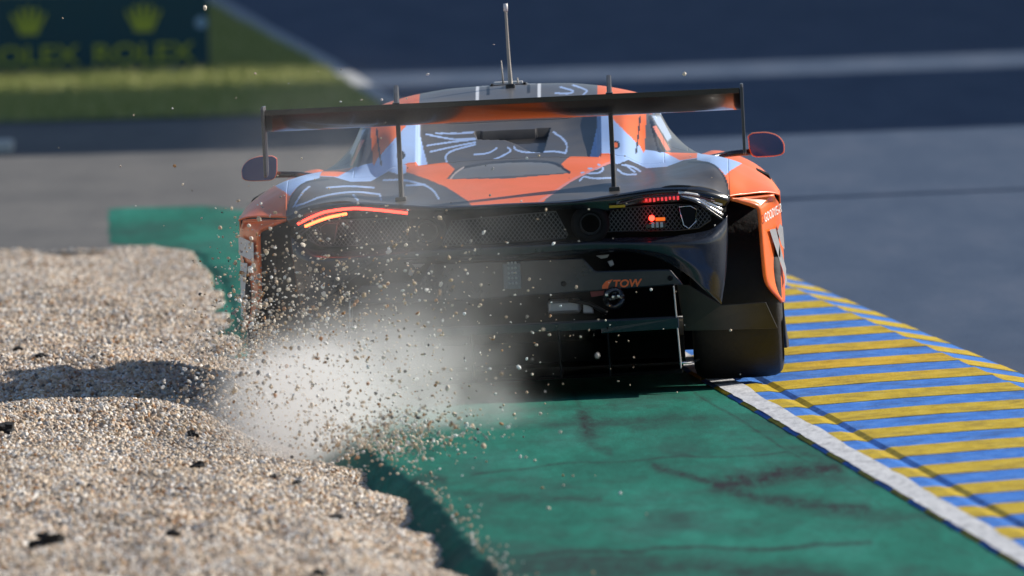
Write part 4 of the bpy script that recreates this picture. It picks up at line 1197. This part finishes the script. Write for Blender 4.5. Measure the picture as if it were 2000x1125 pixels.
for p, r_ in stones[:300]:
    o = bpy.data.objects.new('pebble', random.choice(PM)); C.objects.link(o)
    cn, cc = random.choices(STONES, [4, 4, 3, 2, 1.2])[0]
    o.material_slots[0].link = 'OBJECT'; o.material_slots[0].material = MATS['stone_' + cn.replace(' ', '_')]
    o.location = p; o.scale = (r_, r_, r_); o.rotation_euler = [random.uniform(0, 6.28) for _ in range(3)]
    tag(o, cn + ' stone flung into the air behind the left rear wheel', 'stone', 'stones flung up behind the car')
# the finer ones, past counting, with those already rolled out onto the green
v, f = [], []
spl = []
rolled = []
for i in range(900):
    y = random.uniform(65, 79.5)
    x = float(green_left(y)) - .05 + min(.5, abs(random.gauss(0, .06))) * random.choice((-.6, 1, 1))
    if i % 30 == 0:
        x += random.uniform(0, .7)
    dx = float(green_left(y)) - x
    rolled.append(((x, y, .004 if dx < 0 else -.022 - .9 * dx), random.uniform(.003, .0075)))
for p, r_ in stones[300:] + rolled:
    me = random.choice(PM)
    rot = Matrix.Rotation(random.uniform(0, 6.28), 3, random.choice('XYZ')) @ Matrix.Rotation(random.uniform(0, 6.28), 3, random.choice('XYZ'))
    b0 = len(v)
    v += [tuple(rot @ q.co * r_ + Vector(p)) for q in me.vertices]
    for q in me.polygons:
        f.append(tuple(b0 + i for i in q.vertices)); spl.append(len(spl) and 0)
mt, n, l, b = nt('stone_mix')
setp(b, rough=.65, spec=.35)
ge = n.new('ShaderNodeNewGeometry'); rp = n.new('ShaderNodeValToRGB'); rp.color_ramp.interpolation = 'CONSTANT'
e = rp.color_ramp.elements
while len(e) < len(PC):
    e.new(.5)
for i, (p, c) in enumerate(PC):
    e[i].position = p; e[i].color = (*c, 1)
l.new(ge.outputs['Random Per Island'], rp.inputs[0]); l.new(rp.outputs[0], b.inputs['Base Color'])
me = bpy.data.meshes.new('flying_gravel'); me.from_pydata(v, [], f)
tag(link('flying_gravel', me, 'stone_mix'), 'spray of fine gravel grains hanging in the air behind the left rear wheel', 'gravel spray', kind='stuff')

# ---------------------------------------------------------------- dust plume
m = bpy.data.materials.new('dust'); m.use_nodes = True
n, l = m.node_tree.nodes, m.node_tree.links
n.remove(n['Principled BSDF'])
pv = n.new('ShaderNodeVolumePrincipled')
pv.inputs['Color'].default_value = (.985, .97, .95, 1)
pv.inputs['Anisotropy'].default_value = .1
l.new(pv.outputs[0], n['Material Output'].inputs['Volume'])
tc = n.new('ShaderNodeTexCoord')
BLOBS = [  # centre, radii, density
 ((-.72, 80.5, .10), (.44, 2.6, .34), 2.3), ((-.46, 81.6, .17), (.62, 1.5, .36), .75), ((-.38, 81.9, .44), (.82, 1.2, .66), .18), ((-.28, 80.8, .05), (.52, 1.5, .17), .6), ((-.55, 81.2, .90), (.85, 1.6, .55), .06)]
nz = n.new('ShaderNodeTexNoise'); nz.inputs['Scale'].default_value = 4.2; nz.inputs['Detail'].default_value = 4; nz.inputs['Roughness'].default_value = .62
mp = n.new('ShaderNodeMapping'); mp.inputs['Scale'].default_value = (1, .25, 1)
l.new(tc.outputs['Object'], mp.inputs[0]); l.new(mp.outputs[0], nz.inputs['Vector'])
# wisps push the blobs' edges about
dsp = n.new('ShaderNodeMath'); dsp.operation = 'MULTIPLY_ADD'; dsp.inputs[1].default_value = .9; dsp.inputs[2].default_value = -.45
l.new(nz.outputs['Fac'], dsp.inputs[0])
tot = None
for c, r_, d in BLOBS:
    a = n.new('ShaderNodeVectorMath'); a.operation = 'SUBTRACT'; a.inputs[1].default_value = (c[0], c[1] - 83, c[2])
    l.new(tc.outputs['Object'], a.inputs[0])
    q = n.new('ShaderNodeVectorMath'); q.operation = 'DIVIDE'; q.inputs[1].default_value = r_
    l.new(a.outputs[0], q.inputs[0])
    ln = n.new('ShaderNodeVectorMath'); ln.operation = 'LENGTH'
    l.new(q.outputs[0], ln.inputs[0])
    mr = n.new('ShaderNodeMapRange'); mr.interpolation_type = 'SMOOTHSTEP'
    mr.inputs[1].default_value = 1.05; mr.inputs[2].default_value = .15; mr.inputs[3].default_value = 0; mr.inputs[4].default_value = 1
    sm_ = n.new('ShaderNodeMath'); sm_.operation = 'ADD'
    l.new(ln.outputs['Value'], sm_.inputs[0]); l.new(dsp.outputs[0], sm_.inputs[1]); l.new(sm_.outputs[0], mr.inputs[0])
    pw = n.new('ShaderNodeMath'); pw.operation = 'POWER'; pw.inputs[1].default_value = 1.8
    l.new(mr.outputs[0], pw.inputs[0])
    md_ = n.new('ShaderNodeMath'); md_.operation = 'MULTIPLY'; md_.inputs[1].default_value = d
    l.new(pw.outputs[0], md_.inputs[0])
    if tot is None:
        tot = md_.outputs[0]
    else:
        ad = n.new('ShaderNodeMath'); ad.operation = 'ADD'
        l.new(tot, ad.inputs[0]); l.new(md_.outputs[0], ad.inputs[1]); tot = ad.outputs[0]
nm = n.new('ShaderNodeMapRange'); nm.inputs[1].default_value = .36; nm.inputs[2].default_value = .66; nm.inputs[3].default_value = .12; nm.inputs[4].default_value = 1.9
l.new(nz.outputs['Fac'], nm.inputs[0])
ml = n.new('ShaderNodeMath'); ml.operation = 'MULTIPLY'
l.new(tot, ml.inputs[0]); l.new(nm.outputs[0], ml.inputs[1]); l.new(ml.outputs[0], pv.inputs['Density'])
MATS['dust'] = m
du = box('dust_cloud', (-1.35, -5.2, -.2), (.6, -.15, 1.45), 'dust', None, 0)
du.location = (0, 83, 0)
tag(du, 'pale dust plume thrown up behind the left rear wheel of the car', 'dust', kind='stuff')
